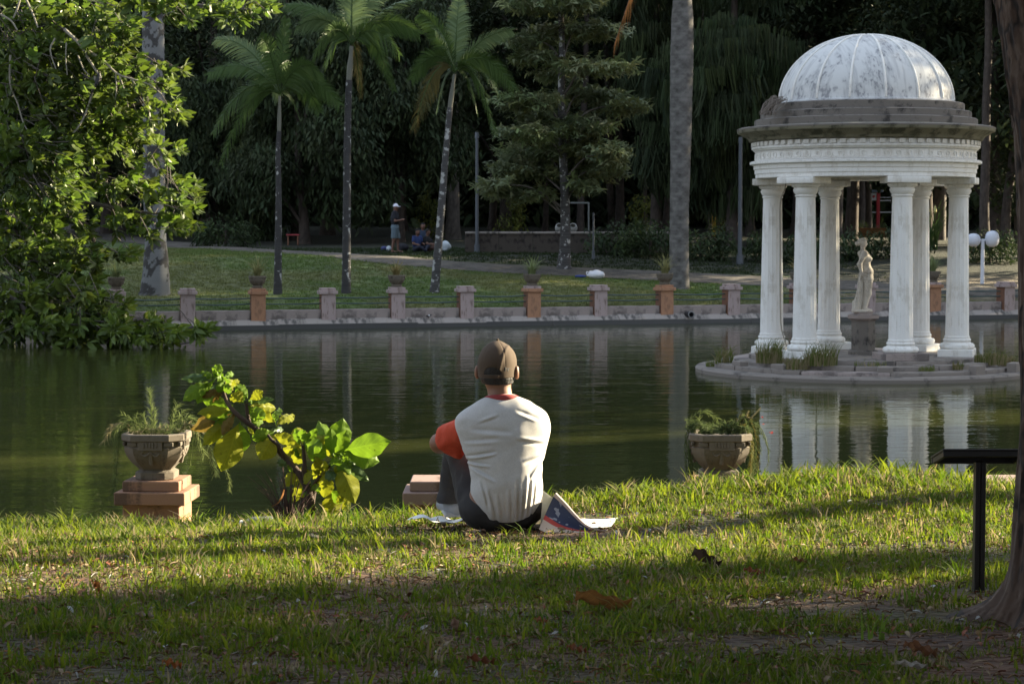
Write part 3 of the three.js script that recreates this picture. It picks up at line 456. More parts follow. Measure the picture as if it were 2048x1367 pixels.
const trunkAt = ['left of leftmost slender palm', 'right of leftmost slender palm', '', 'left of the thin lamp post', 'behind the low wall at left', 'behind the round bins', 'right of the white gate frame', 'left of the big grey palm', 'right of the big grey palm', 'beside the yellow post', 'behind the tall lamp post', 'left of the statue', '', 'right above the statue', 'behind the front temple column', 'between the right temple columns', 'behind the double globe lamp', 'at far left behind branches', 'behind the overhanging branches', 'right of the thick blotched palm', 'under the overhanging branches', 'right of the middle slender palm', 'behind the pale sapling stake', 'behind the leftmost temple column', 'behind the second temple column', 'at the right picture edge'];
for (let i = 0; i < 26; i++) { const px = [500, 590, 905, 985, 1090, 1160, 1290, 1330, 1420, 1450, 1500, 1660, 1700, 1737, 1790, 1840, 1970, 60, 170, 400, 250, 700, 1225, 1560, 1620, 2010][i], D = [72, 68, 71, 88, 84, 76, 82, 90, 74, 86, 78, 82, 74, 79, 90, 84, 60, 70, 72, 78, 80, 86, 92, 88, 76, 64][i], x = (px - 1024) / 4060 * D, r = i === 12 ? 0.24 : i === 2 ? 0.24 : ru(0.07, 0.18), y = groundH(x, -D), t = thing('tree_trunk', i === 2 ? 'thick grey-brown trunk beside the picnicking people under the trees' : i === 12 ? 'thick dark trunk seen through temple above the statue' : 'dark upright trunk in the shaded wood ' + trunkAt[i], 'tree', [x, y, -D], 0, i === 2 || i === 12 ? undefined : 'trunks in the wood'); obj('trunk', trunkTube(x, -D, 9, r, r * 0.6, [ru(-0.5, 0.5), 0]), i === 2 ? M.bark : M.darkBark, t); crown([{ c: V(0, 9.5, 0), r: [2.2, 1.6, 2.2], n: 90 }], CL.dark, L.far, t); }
// weeping trees right of the big palm
{
  const spots = [[1425, 150, 62, 95, 120], [1500, 120, 63, 80, 90], [1340, 230, 66, 60, 130], [1490, 300, 64, 70, 110], [1300, 120, 67, 60, 90], [1560, 200, 65, 70, 130], [1420, 330, 66, 80, 70]];
  const make = (sel, px, D, label) => { const x = (px - 1024) / 4060 * D, y = groundH(x, -D), t = thing('weeping_tree', label, 'tree', [x, y, -D]); obj('trunk', trunkTube(x, -D, 10, 0.2, 0.07), M.darkBark, t); const blobs = sel.map(([a, b, d, w, h]) => { const c = at(a, b, d), k = d / 4060; return { c: c.sub(t.position), r: [w * k, h * k, 1.3], n: Math.round(w * h / 75) }; }); blobs.push({ c: V(0, 9.5, 0), r: [2.4, 1.8, 2], n: 150 }); crown(blobs, CL.strand, L.weep, t, [0.8, 1.5], 0.3, false); for (const b of blobs) obj('limb', tube([V(0, Math.max(1, b.c.y - 1.2), 0), V(b.c.x * 0.5, b.c.y + 0.3, b.c.z * 0.5), b.c.clone().add(V(0, 0.4, 0))], (q) => 0.05 * (1 - 0.7 * q), 8, 5), M.darkBark, t); };
  make(spots.filter((s) => s[0] > 1390), 1465, 64, 'feathery weeping tree between the big palm trunk and the temple dome');
  make(spots.filter((s) => s[0] <= 1390), 1310, 67, 'dark feathery weeping tree left of the big grey palm trunk');
}
// the tree of flat layers
{
  const base = onGround(1128, 540, 45), D = -base.z, t = thing('layered_tree', 'olive green tree with branches in flat layers beside the plastic bag', 'tree', base.toArray());
  const path = [[1128, 540], [1131, 470], [1130, 400], [1126, 300], [1123, 200], [1124, 100], [1121, 0], [1120, -90]].map(([a, b]) => at(a, b, D).sub(base));
  obj('trunk', tube(path, (q) => mix(0.15, 0.055, Math.pow(q, 0.7)) * (1 + 0.35 * Math.exp(-q * 22)) + 0.012 * noise3(q * 40, 1, 2), 48, 10), M.lichen, t);
  const tiers = [[1110, 8, 115, 24], [1165, 62, 112, 20], [1060, 85, 60, 14], [1085, 118, 60, 14], [1195, 135, 75, 18], [1115, 150, 45, 12], [1055, 205, 70, 20], [1170, 192, 80, 18], [1245, 215, 50, 18], [1100, 240, 80, 20], [1165, 255, 65, 22], [1060, 268, 60, 22], [1150, 305, 80, 28], [1215, 310, 42, 30], [1065, 310, 75, 25], [1020, 340, 45, 18], [1110, 345, 80, 22], [1210, 340, 40, 24], [1010, 385, 48, 22], [1165, 375, 35, 18], [1060, 390, 45, 14], [990, 370, 26, 16], [1180, -60, 110, 24], [1060, -50, 100, 24]];
  const blobs = tiers.map(([a, b, w, h]) => { const dz = ru(-1.2, 1.2), c = at(a, b, D + dz); return { c: c.sub(base), r: [w * D / 4060, h * 0.75 * D / 4060, 1.0], n: Math.round(w * h / 26) + 8 }; });
  crown(blobs, CL.olive, L.olive, t, [0.8, 1.35], 0.15);
  for (const b of blobs) { const q = clamp((b.c.y - 0.5) / 8, 0, 1), y = Math.max(1.6, b.c.y - 0.35); obj('limb', tube([V(path[2].x * (1 - q), y - 0.25, 0), V(b.c.x * 0.5, b.c.y - 0.05, b.c.z * 0.5), b.c.clone()], (s) => 0.035 * (1 - 0.75 * s), 8, 5), M.bark, t); }
}
// ---------------------------------------------------------------- palms
function frondGeometry(hub, tip, rise, width, n = 46, droop = 0.35, face = 0.6, roll = 0) {
  const mid = hub.clone().lerp(tip, 0.45).add(V(0, rise, 0)), c = new THREE.QuadraticBezierCurve3(hub, mid, tip), l = [], rachis = tube([0, 0.25, 0.5, 0.75, 1].map((t) => c.getPoint(t)), (t) => 0.022 * (1 - 0.8 * t), 10, 5);
  for (let i = 0; i < n; i++) for (const s of [-1, 1]) {
    const t = 0.1 + 0.9 * (i + 0.5 * (s > 0)) / n, q = c.getPoint(t), T = c.getTangent(t), side = T.clone().cross(V(0, 1, 0)); if (side.length() < 0.3) side.copy(T).cross(V(0, 0, 1)); side.normalize();
    side.applyAxisAngle(T, roll); const out = side.multiplyScalar(s * face), up = T.clone().cross(out).normalize().multiplyScalar(s); out.addScaledVector(T, 0.55 + 0.5 * t).addScaledVector(up, ru(-0.12, 0.18)).normalize();
    const len = width * (0.35 + 0.65 * Math.sin(Math.PI * Math.min(1, 0.15 + t * 0.83))) * ru(0.85, 1.1), w = ru(0.03, 0.05), across = T.clone().addScaledVector(up, ru(-0.4, 0.4)).normalize();
    l.push(grid(1, 3, (u, v) => q.clone().addScaledVector(out, len * v).add(V(0, -droop * len * v * v, 0)).addScaledVector(across, (u - 0.5) * w * (1 - 0.85 * v * v))));
  }
  return [join(l), rachis];
}
function palm(label, D, trunkPx, widths, hubPx, fronds, dz0 = 0) {
  const base = onGround(trunkPx[0][0], trunkPx[0][1], 42); D = -base.z;
  const t = thing('slender_palm', label, 'palm', base.toArray()), pts = trunkPx.map(([a, b]) => at(a, b, D).sub(base)); pts[0].y = -0.1;
  const k = D / 4060 / 2;
  obj('trunk', tube(pts, (q) => mix(widths[0], widths[1], q) * k * (1 + 0.35 * Math.exp(-q * 30)), 50, 12), label[0] === 'r' ? M.lichen : M.spots, t);
  const hub = at(hubPx[0], hubPx[1], D).sub(base), top = pts[pts.length - 1];
  obj('crownshaft', tube([top.clone(), top.clone().lerp(hub, 0.5), hub.clone()], (q) => (widths[1] * 0.62 + widths[1] * 0.35 * Math.sin(Math.PI * Math.min(1, q + 0.25))) * k, 12, 10), mat([0.14, 0.14, 0.11], 0.6), t);
  fronds.forEach(([a, b, rise, w, kind, dz = 0]) => { const tip = at(a, b, D + dz).sub(base), [lg, rg] = frondGeometry(hub.clone().add(V(0, 0.05, 0)), tip, rise, w, 52, kind === 2 ? 0.5 : 0.3, kind === 3 ? 0.95 : 0.85, kind === 3 ? 0 : (rand() < 0.5 ? 1 : -1) * ru(0.75, 1.35)); obj('frond', lg, kind === 1 || kind === 3 ? L.palmPale : kind === 2 ? L.palmDry : L.palm, t); obj('rachis', rg, L.palm, t.children[t.children.length - 1]); });
}
palm('left one of three slender palms, dark spotted trunk behind far orange post', 49.5, [[555, 588], [556, 500], [557, 400], [556, 300], [558, 262]], [17, 9], [559, 192],
  [[432, 78, 0.75, 0.42, 1, 0.6], [572, 40, 0.4, 0.44, 0, 0.2], [415, 150, 0.8, 0.4, 0, -0.7], [424, 268, 1.1, 0.42, 0, 0.3], [440, 330, 1.2, 0.4, 0, -0.6], [548, 200, 0.5, 0.3, 1, 1.2], [680, 210, 0.9, 0.4, 0, 0.4], [645, 150, 0.8, 0.42, 0, -0.8], [640, 225, 0.9, 0.38, 0, 1], [600, 240, 0.5, 0.12, 0, 0.6], [520, 70, 0.5, 0.42, 0, -1.2]]);
palm('middle one of three slender palms, crown cut by the top of picture', 49.3, [[692, 586], [693, 480], [694, 350], [695, 250], [698, 160]], [18, 13], [703, 92],
  [[650, 128, 0.8, 0.42, 0, 0.6], [592, 55, 0.7, 0.4, 1, -0.4], [570, 10, 0.6, 0.42, 0, 0.3], [705, -55, 0.4, 0.46, 3, 0], [765, -20, 0.6, 0.42, 1, 0.5], [840, 68, 0.8, 0.42, 0, 0.2], [838, -5, 0.5, 0.42, 3, -0.5], [789, 182, 1.1, 0.3, 0, 0.5], [722, 195, 0.7, 0.24, 2, 0.8], [625, 115, 0.9, 0.4, 0, -0.9], [800, 110, 0.8, 0.4, 0, -0.9], [670, -30, 0.5, 0.42, 0, 0.8]]);
palm('right one of three slender palms, leaning trunk with white lichen patches', 49.2, [[868, 585], [876, 500], [884, 400], [893, 290], [900, 215]], [18, 11], [909, 148],
  [[840, 28, 0.6, 0.42, 0, 0.2], [918, 2, 0.35, 0.42, 3, 0.3], [1024, 60, 0.5, 0.4, 1, 0.5], [1030, 180, 1.0, 0.42, 0, 0.2], [992, 272, 1.25, 0.36, 0, -0.4], [1000, 190, 1.0, 0.4, 0, 0.9], [826, 262, 1.25, 0.38, 2, -0.3], [822, 160, 0.9, 0.4, 0, 0.3], [874, 218, 0.7, 0.36, 1, 0.9], [955, 225, 0.8, 0.4, 0, 1], [870, 60, 0.5, 0.42, 0, -0.8], [930, 120, 0.3, 0.3, 0, 0.8]]);
function royal(label, D, px, profile, crownY, extra) {      // profile: [pixel y, left, right]
  const base = onGround(px, profile[0][0], 42); D = -base.z;
  const t = thing('royal_palm', label, 'palm', base.toArray()), pts = profile.map(([y, a, b]) => { const q = at((a + b) / 2, y, D).sub(base); return q; }); pts[0].y = -0.1;
  pts.push(V(pts[pts.length - 1].x, crownY, 0));
  const rs = profile.map(([, a, b]) => (b - a) / 2 * D / 4060); rs.push(rs[rs.length - 1] * 0.75);
  const c = new THREE.CatmullRomCurve3(pts), len = c.getLength(); const ts = pts.map((p) => clamp(p.y / crownY));
  obj('trunk', tube(pts, (q) => { let i = 1; while (i < ts.length - 1 && ts[i] < q) i++; const s = clamp((q - ts[i - 1]) / Math.max(1e-6, ts[i] - ts[i - 1])); return mix(rs[i - 1], rs[i], s * s * (3 - 2 * s)) * (1 + 0.012 * Math.sin(q * len * 38)); }, 220, 20), extra.m, t);
  const hub = V(pts[pts.length - 1].x, crownY, 0);
  for (let i = 0; i < 13; i++) { const a = i * 2.4, tip = hub.clone().add(V(Math.cos(a) * 2.6, i < 4 ? 1.8 : -0.4 - 0.1 * i, Math.sin(a) * 2.6)), [g, r] = frondGeometry(hub, tip, 1.6, 0.6, 40); obj('frond', g, L.palm, t); obj('rachis', r, L.palm, t.children[t.children.length - 1]); }
  if (extra.dry) { const tip = at(extra.dry[0], extra.dry[1], D).sub(base), [g, r] = frondGeometry(hub, tip, 0.2, 0.55, 46, 0.9, 0.4), o = obj('dry_frond', g, leafMat([0.26, 0.12, 0.04], 0.2), t); o.userData.label = 'dry orange-brown frond hanging down'; obj('rachis', r, M.brown, o); }
}
royal('big smooth grey palm trunk left of the temple, rising out of frame', 51.4, 1360, [[576, 1335, 1385], [560, 1340, 1379], [500, 1339, 1378], [420, 1340, 1378], [330, 1341, 1381], [230, 1340, 1384], [110, 1341, 1387], [40, 1343, 1387], [0, 1346, 1384], [-60, 1350, 1382]], 10.4, { m: M.palm, dry: [1228, 92] });
royal('thick pale-blotched palm trunk on lawn behind the overhanging leafy branches', 49, 312, [[588, 272, 346], [570, 281, 340], [520, 286, 337], [470, 289, 332], [400, 287, 330], [280, 286, 329], [100, 284, 328], [0, 284, 328], [-60, 285, 327]], 11.5, { m: M.blotch });

// ---------------------------------------------------------------- the leafy tree that hangs over the lake at the left
{
  const D = 38, base = V(-13.2, groundH(-13.2, -42.5), -42.5), t = thing('overhanging_tree', 'big glossy-leaved tree at left with branches hanging over the lake', 'tree', base.toArray()), P = (a, b, d = D) => at(a, b, d).sub(base);
  obj('trunk', tube([V(0, -0.3, 0), V(0.1, 1.4, 0.2), V(0.4, 3.2, 0.6), V(0.6, 5.6, 0.9), V(0.9, 8.5, 1)], (q) => mix(0.42, 0.16, q) * (1 + 0.4 * Math.exp(-q * 18)), 30, 12), M.bark, t);
  // [px, py, half width, half height, depth, count]
  const B = [[40, 60, 100, 90, 38, 150], [150, 70, 120, 80, 38.5, 190], [215, 60, 60, 50, 37.5, 70], [90, 150, 130, 80, 37.6, 210], [225, 150, 70, 55, 38, 90], [310, 150, 70, 26, 37.4, 26], [270, 195, 90, 40, 37.6, 50], [335, 225, 50, 28, 37.4, 24], [60, 250, 120, 80, 37.8, 200], [170, 250, 110, 60, 38, 130], [60, 330, 110, 80, 37.2, 210], [250, 260, 60, 40, 38.6, 50], [110, 380, 60, 40, 37.2, 80], [200, 330, 80, 50, 39, 60], [300, 320, 80, 45, 39, 30], [345, 380, 55, 35, 38.4, 42], [260, 400, 90, 40, 39, 50], [370, 430, 36, 42, 38, 40], [325, 455, 50, 26, 38.4, 24], [250, 440, 40, 30, 39, 30],
    [40, 460, 70, 60, 38.4, 100], [120, 450, 70, 40, 39, 60], [50, 540, 90, 60, 37.6, 150], [140, 530, 70, 50, 37.8, 84], [40, 620, 80, 50, 37, 120], [130, 610, 80, 50, 36.8, 120], [205, 620, 50, 34, 36.8, 56], [235, 505, 44, 14, 37.4, 16], [80, 670, 100, 30, 36.4, 100], [180, 665, 80, 28, 36.4, 80], [265, 660, 60, 28, 36.2, 64], [330, 665, 45, 22, 36.2, 46], [405, 664, 22, 16, 36, 15],
    [290, 8, 60, 16, 37, 28], [345, 18, 50, 22, 36.8, 34], [415, 16, 46, 16, 36.6, 26], [480, 28, 40, 24, 36.4, 32], [520, 12, 26, 14, 36.4, 16], [385, 36, 14, 12, 36.6, 5]];
  const all = [], up = V(0, 1, 0);
  for (const [px, py, w, h, d, n] of B) for (let i = 0; i < n * (px > 190 && py < 480 ? 0.6 : 0.78); i++) {
    let a, b; do { a = ru(-1, 1); b = ru(-1, 1); } while (a * a + b * b > 1);
    const p = P(px + a * w, py + b * h, d + ru(-0.9, 0.9)), dir = V(0.55 + a * 0.7 + ru(-0.5, 0.5), -0.25 - b * 0.4 + ru(-0.5, 0.5), 0.35 + ru(-0.6, 0.6)).normalize();
    if (p.y + base.y < 0.05) continue;
    all.push({ p, q: new THREE.Quaternion().setFromUnitVectors(V(0, 0, 1), dir), s: ru(0.65, 1.3), c: tint(0.35), d: -p.z, dir });
  }
  all.sort((a, b) => a.d - b.d);
  // the nearest sprays are built leaf by leaf, the rest as one mass
  const leafGs = [0, 1, 2, 3].map((k) => leafGeometry(0.2 + 0.02 * k, 0.075 + 0.006 * k, 0.12 + 0.1 * k, 0.16, 4)), e = new THREE.Euler();
  const near = all.splice(0, 42);
  for (const r of near) for (let i = 0; i < 7; i++) { const o = obj('leaf', leafGs[i % 4], L.ficusPart, t); o.position.copy(r.p).addScaledVector(r.dir, ru(-0.1, 0.02)); o.quaternion.copy(r.q).multiply(new THREE.Quaternion().setFromEuler(e.set(-ru(0.5, 1.3), 0, i * 2.4, 'ZXY'))); o.scale.setScalar(ru(0.8, 1.15)); }
  for (let k = 0; k < 4; k++) { const c = copies('foliage', rosette(8, 0.2, 0.088, 1.25, 70 + k), L.ficus, all.filter((_, i) => i % 4 === k), t); }
  const twigs = []; for (const r of all) if (rand() < 0.5) twigs.push(tube([r.p.clone().addScaledVector(r.dir, -ru(0.25, 0.6)).add(V(ru(-0.1, 0.1), ru(0, 0.15), 0)), r.p.clone()], 0.008, 1, 4, false));
  const tw = obj('twigs', join(twigs), M.bark, t); tw.userData.kind = 'stuff';
  const pale = mat([0.27, 0.25, 0.2], 0.9), line = (pts, r0, r1, m = pale, d = 37.1) => obj('branch', tube(pts.map(([a, b], i) => P(a, b, d)), (q) => mix(r0, r1, q), 24, 6), m, t);
  line([[128, 58], [162, 92], [178, 120], [196, 148]], 0.035, 0.022); line([[170, 98], [205, 120], [235, 148], [265, 158], [300, 170], [322, 188]], 0.028, 0.012); line([[190, 152], [180, 200], [160, 248], [140, 270], [115, 277]], 0.025, 0.013); line([[40, -5], [33, 20], [26, 36]], 0.02, 0.015); line([[52, 0], [66, 30], [75, 55]], 0.022, 0.014); line([[110, 76], [100, 98], [112, 140], [118, 155]], 0.018, 0.01); line([[0, 28], [22, 42], [34, 60]], 0.022, 0.014); line([[132, 85], [131, 120], [134, 150]], 0.013, 0.01); line([[20, 110], [20, 170], [34, 205], [48, 250], [66, 275]], 0.02, 0.012); line([[155, 110], [168, 140], [178, 150]], 0.014, 0.01); line([[231, 148], [232, 180], [228, 212]], 0.014, 0.008); line([[238, 150], [248, 180], [256, 214]], 0.014, 0.008); line([[260, 155], [278, 180], [284, 190]], 0.014, 0.009);
  line([[-30, 420], [20, 460], [120, 500], [170, 470]], 0.1, 0.04, M.bark, 38.5); line([[-10, 572], [30, 600], [70, 640], [110, 665], [200, 672]], 0.06, 0.02, M.bark, 36.6); line([[-60, 120], [40, 100], [128, 58]], 0.09, 0.04, M.bark, 38); line([[-60, -60], [120, -20], [300, 0], [420, 12], [515, 20]], 0.09, 0.015, M.bark, 37); line([[180, 465], [188, 490], [200, 514]], 0.06, 0.05, M.darkBark, 38.6); line([[-40, 300], [60, 290], [170, 240], [300, 200]], 0.08, 0.02, M.bark, 38.4); line([[-40, 400], [100, 390], [250, 420], [360, 430]], 0.08, 0.02, M.bark, 39); line([[360, 688], [385, 682], [402, 668]], 0.018, 0.01, M.bark, 36); line([[240, 690], [300, 676], [340, 668]], 0.02, 0.01, M.bark, 36.3);
}
// ---------------------------------------------------------------- trees of the right shore (outside the frame) that shade lake and lawn
{
  const s = V(Math.cos(SUN_AZ), 0, -Math.sin(SUN_AZ)), p = V(Math.sin(SUN_AZ), 0, Math.cos(SUN_AZ));
  const shade = (w, t, low, high, rad, n, label) => { const q = p.clone().multiplyScalar(w).addScaledVector(s, t), y = Math.max(groundH(q.x, q.z), 0), o = thing('shore_tree', label ?? 'tall leafy tree on the right shore beyond the picture edge', 'tree', [q.x, y, q.z], 0, label ? undefined : 'trees of the right shore'); obj('trunk', tube([V(0, -0.8, 0), V(0.1, high * 0.4, 0), V(0, high * 0.85, 0.1)], (k) => mix(0.24, 0.08, k), 14, 10), M.bark, o); const b = [], m = Math.max(1, Math.round((high - low) / 2.2)); for (let i = 0; i < m; i++) b.push({ c: V(0, mix(low + 0.9, high - 0.9, m === 1 ? 0.5 : i / (m - 1)) - y, 0), r: [rad, 1.5, rad], n: Math.round(n / m) }); crown(b, CL.big, L.far, o, [0.5, 0.9], 0.1); };
  shade(-3.1, 20, 5.2, 12, 2.2, 640); shade(-4.7, 21, 8.2, 12.6, 1.3, 260, 'tree with a high crown on the right shore nearest the viewer'); shade(1.2, 22, 5.4, 13, 2.6, 560); shade(5.5, 20, 4.5, 12, 3, 420); 
  const slim = (w, t, r, low, high, n, label) => { const q = p.clone().multiplyScalar(w).addScaledVector(s, t), y = Math.max(groundH(q.x, q.z), 0), o = thing('shore_tree', label, 'tree', [q.x, y, q.z]); obj('trunk', tube([V(0, -0.8, 0), V(0.05, high * 0.5, 0.04), V(0, high, 0)], (k) => mix(r, r * 0.8, k), 16, 10), M.palm, o); crown([{ c: V(0, (low + high) / 2 - y, 0), r: [0.28, (high - low) / 2, 0.28], n }, { c: V(0, 15.5, 0), r: [2, 1.2, 2], n: 90 }], CL.mid, L.far, o, [0.6, 1], 0.1); };
  slim(-7.75, 24, 0.17, 14, 15, 10, 'slender bare trunk on the right shore casting a thin shade line'); slim(-6.25, 23, 0.3, 6.2, 11, 110, 'thicker trunk with climbing leaves on the right shore');
  shade(-21.5, 37, 6.2, 13.6, 2.6, 210); shade(-25.5, 38, 6, 14.4, 3, 250); shade(-30, 39, 6, 14.0, 3, 300);
  shade(-34.5, 40, 4, 12.6, 3.2, 420); shade(-40, 41, 4, 12.6, 3.4, 430); shade(-46, 42, 5, 18, 3.8, 520); shade(-53, 43, 5, 20, 4.2, 560); shade(-60, 45, 5, 21, 4.4, 600); shade(-68, 46, 5, 22, 4.6, 600); shade(-16, 38, 9, 13, 2, 160);
}
// ---------------------------------------------------------------- tree at the right edge, its crown above the picture
{
  const D = 5.95, bx = 1.73, gy = groundH(bx, -D), t = thing('near_tree', 'dark rough tree trunk with spreading root flare at right edge of picture', 'tree', [bx, gy, -D]);
  const f = (x, y, z) => {
    const cx = -0.02 - 0.055 * sstep(1.0, 2.4, y) - 0.02 * y, h = Math.max(y, 0), a = Math.atan2(z, x - cx), lobe = 0.62 + 0.38 * Math.cos(a * 5 + 0.9) + 0.25 * Math.cos(a * 3 + 2);
    const r = 0.2 + 0.03 * Math.exp(-Math.pow((y - 1.95) / 0.35, 2)) + 0.07 * Math.exp(-h / 0.2) + 0.13 * Math.exp(-h / 0.05) * lobe + 0.03 * (fbm(Math.cos(a) * 2, y * 1.6, Math.sin(a) * 2, 3) - 0.5) + 0.022 * (noise3(Math.cos(a) * 9, y * 3, Math.sin(a) * 9) - 0.5) + 0.012 * (noise3(Math.cos(a) * 24, y * 9, Math.sin(a) * 24) - 0.5);
    return (Math.hypot(x - cx, z) - r) * 0.6;
  };
  obj('trunk', meshField(f, [-0.95, -0.14, -0.8], [0.7, 3.3, 0.8], 0.017), stone(T.rough, 0.02, 0.95, [0.5, 0.43, 0.38]), t);
  obj('limb', tube([V(-0.2, 3.1, 0), V(-0.7, 4.4, 0.4), V(-1.6, 5.4, 1)], (q) => mix(0.17, 0.07, q), 14, 9), M.bark, t); obj('limb', tube([V(-0.15, 3.1, 0), V(0.3, 4.6, -0.3), V(1.4, 5.8, -0.4)], (q) => mix(0.16, 0.06, q), 14, 9), M.bark, t);
  const b = []; for (let i = 0; i < 9; i++) { const a = i * 2.4; b.push({ c: V(-0.6 + Math.cos(a) * 2.2, 5.6 + (i % 3) * 0.7 - gy, 1.1 + Math.sin(a) * 2.0), r: [1.7, 0.8, 1.7], n: 90 }); } crown(b, CL.dark, L.far, t, [0.8, 1.4], 0.2);
}
broadTree('overhead_tree', 'spreading tree behind the viewer whose crown shades the near lawn', -3.2, 3.2, 8.5, 4.6, 4.6, { n: 110, blobs: 10, size: [0.9, 1.5], m: L.far });
for (const [x, z, h, l] of [[-9, 11, 15, 'left'], [0.5, 13, 16, 'middle'], [10, 10, 15, 'right']]) broadTree('rear_tree', 'tall tree standing behind the viewer, ' + l + ' of three', x, z, h, 5.5, 2.5, { n: 60, blobs: 10, clump: CL.big, size: [0.8, 1.2], m: L.far });
// ---------------------------------------------------------------- the sign board on its post
{
  const D = 6.72, q = at(1957, 1195, D); q.y = groundH(q.x, q.z);
  const t = thing('sign_board', 'dark metal lectern sign board on a slim post beside the right trunk', 'sign', q.toArray()), top = at(1957, 922, D).y - q.y;
  obj('post', boxUV(join([rbox(0.014, top + 0.2, 0.036, 0.002).translate(-0.0105, top / 2 - 0.1, 0), rbox(0.014, top + 0.2, 0.036, 0.002).translate(0.0105, top / 2 - 0.1, 0), rbox(0.02, top + 0.2, 0.026, 0.002).translate(0, top / 2 - 0.1, 0)])), M.steel, t);
  const pl = obj('plate', boxUV(rbox(0.29, 0.008, 0.2, 0.003)), M.steel, t); pl.position.set(0, top + 0.025, 0); pl.rotation.x = -0.24;
  const fr = obj('frame', boxUV(join([rbox(0.286, 0.02, 0.012, 0.002).translate(0, -0.012, 0.09), rbox(0.286, 0.02, 0.012, 0.002).translate(0, -0.012, -0.09), rbox(0.012, 0.02, 0.17, 0.002).translate(-0.135, -0.012, 0), rbox(0.012, 0.02, 0.17, 0.002).translate(0.135, -0.012, 0)])), M.steel, t); fr.position.copy(pl.position); fr.rotation.copy(pl.rotation);
}
// ---------------------------------------------------------------- urns and what grows in them
const wisp = leafMat([0.15, 0.19, 0.06], 0.4), wispDark = leafMat([0.085, 0.115, 0.04], 0.35), straw = leafMat([0.3, 0.26, 0.14], 0.4);
function needleStem(pts, n, len, m, parent, open = 0.7, w = 0.0035) {
  const c = new THREE.CatmullRomCurve3(pts), l = [tube(pts, (q) => mix(0.0028, 0.001, q), 14, 4, false)];
  for (let i = 0; i < n; i++) { const t = mix(0.06, 1, i / n), q = c.getPoint(t), T = c.getTangent(t), s = V(ru(-1, 1), ru(-1, 1), ru(-1, 1)).cross(T).normalize(), d = T.clone().multiplyScalar(1 - open * 0.5).addScaledVector(s, open).normalize(), k = len * ru(0.5, 1.1), a = V(ru(-1, 1), ru(-1, 1), ru(-1, 1)).cross(d).normalize(); l.push(grid(1, 2, (u, v) => q.clone().addScaledVector(d, k * v).add(V(0, -0.25 * k * v * v, 0)).addScaledVector(a, (u - 0.5) * w * (1 - v * 0.8)))); }
  return obj('stem', join(l), m, parent);
}
makeUrn('carved stone urn full of wispy plants on orange post at left', [-1.934, 0.766, -11.0], -0.06);
makeUrn('dark carved stone urn in shade at the grass edge right of the man', [1.127, 0.766, -11.0], 0.0);
{
  const t = thing('trailing_plant', 'wispy yellow-green plant spilling out of the left near urn', 'plant', [-1.934, 0.99, -11.0]), k = 11 / 4060, S = (list, n, len, open, m = wisp, dz = 0) => needleStem(list.map(([a, b], i) => V((a - 310) * k, (872 - b) * k, dz * i / list.length + ru(-0.01, 0.01))), n, len, m, t, open);
  S([[300, 880], [299, 840], [298, 805], [296, 776]], 150, 0.055, 0.55); S([[297, 880], [290, 850], [284, 825]], 70, 0.05, 0.6, wisp, 0.05); S([[303, 880], [304, 845], [305, 815]], 70, 0.05, 0.6, wisp, -0.05);
  S([[330, 880], [342, 840], [352, 806]], 80, 0.06, 0.6); S([[335, 880], [352, 845], [366, 815]], 60, 0.06, 0.7, wisp, 0.06); S([[295, 880], [275, 848], [238, 824]], 60, 0.05, 0.6); S([[292, 880], [278, 850], [268, 828]], 40, 0.05, 0.6);
  S([[280, 880], [255, 850], [240, 860], [236, 900], [231, 955], [228, 985]], 170, 0.035, 0.7, wispDark, 0.12); S([[280, 880], [250, 848], [236, 872], [233, 920], [236, 950]], 120, 0.035, 0.7, wisp, 0.18); S([[285, 880], [250, 845], [222, 850], [208, 880]], 110, 0.045, 0.6, straw, 0.08); S([[285, 880], [260, 842], [240, 845], [228, 870]], 100, 0.05, 0.6, wisp, 0.15);
  S([[340, 880], [375, 845], [395, 868], [410, 905]], 130, 0.05, 0.6, wisp, 0.1); S([[340, 880], [380, 838], [408, 870], [425, 925], [428, 945]], 140, 0.045, 0.6, wispDark, 0.04); S([[345, 880], [380, 850], [384, 890], [380, 930]], 30, 0.02, 0.4, wisp, 0.1); S([[345, 880], [370, 832], [392, 842]], 100, 0.06, 0.7); S([[345, 880], [372, 845], [400, 858]], 90, 0.06, 0.7, straw, 0.08); S([[420, 930], [440, 930], [452, 955], [453, 985]], 70, 0.03, 0.6, wisp, -0.05);
  for (let i = 0; i < 34; i++) { const a = ru(258, 364), dz = ru(-0.14, 0.14); S([[a, 878], [a + ru(-14, 14), 862], [a + ru(-26, 26), ru(842, 858)]], 34, 0.035, 0.75, i % 4 ? wisp : straw, dz); }
}
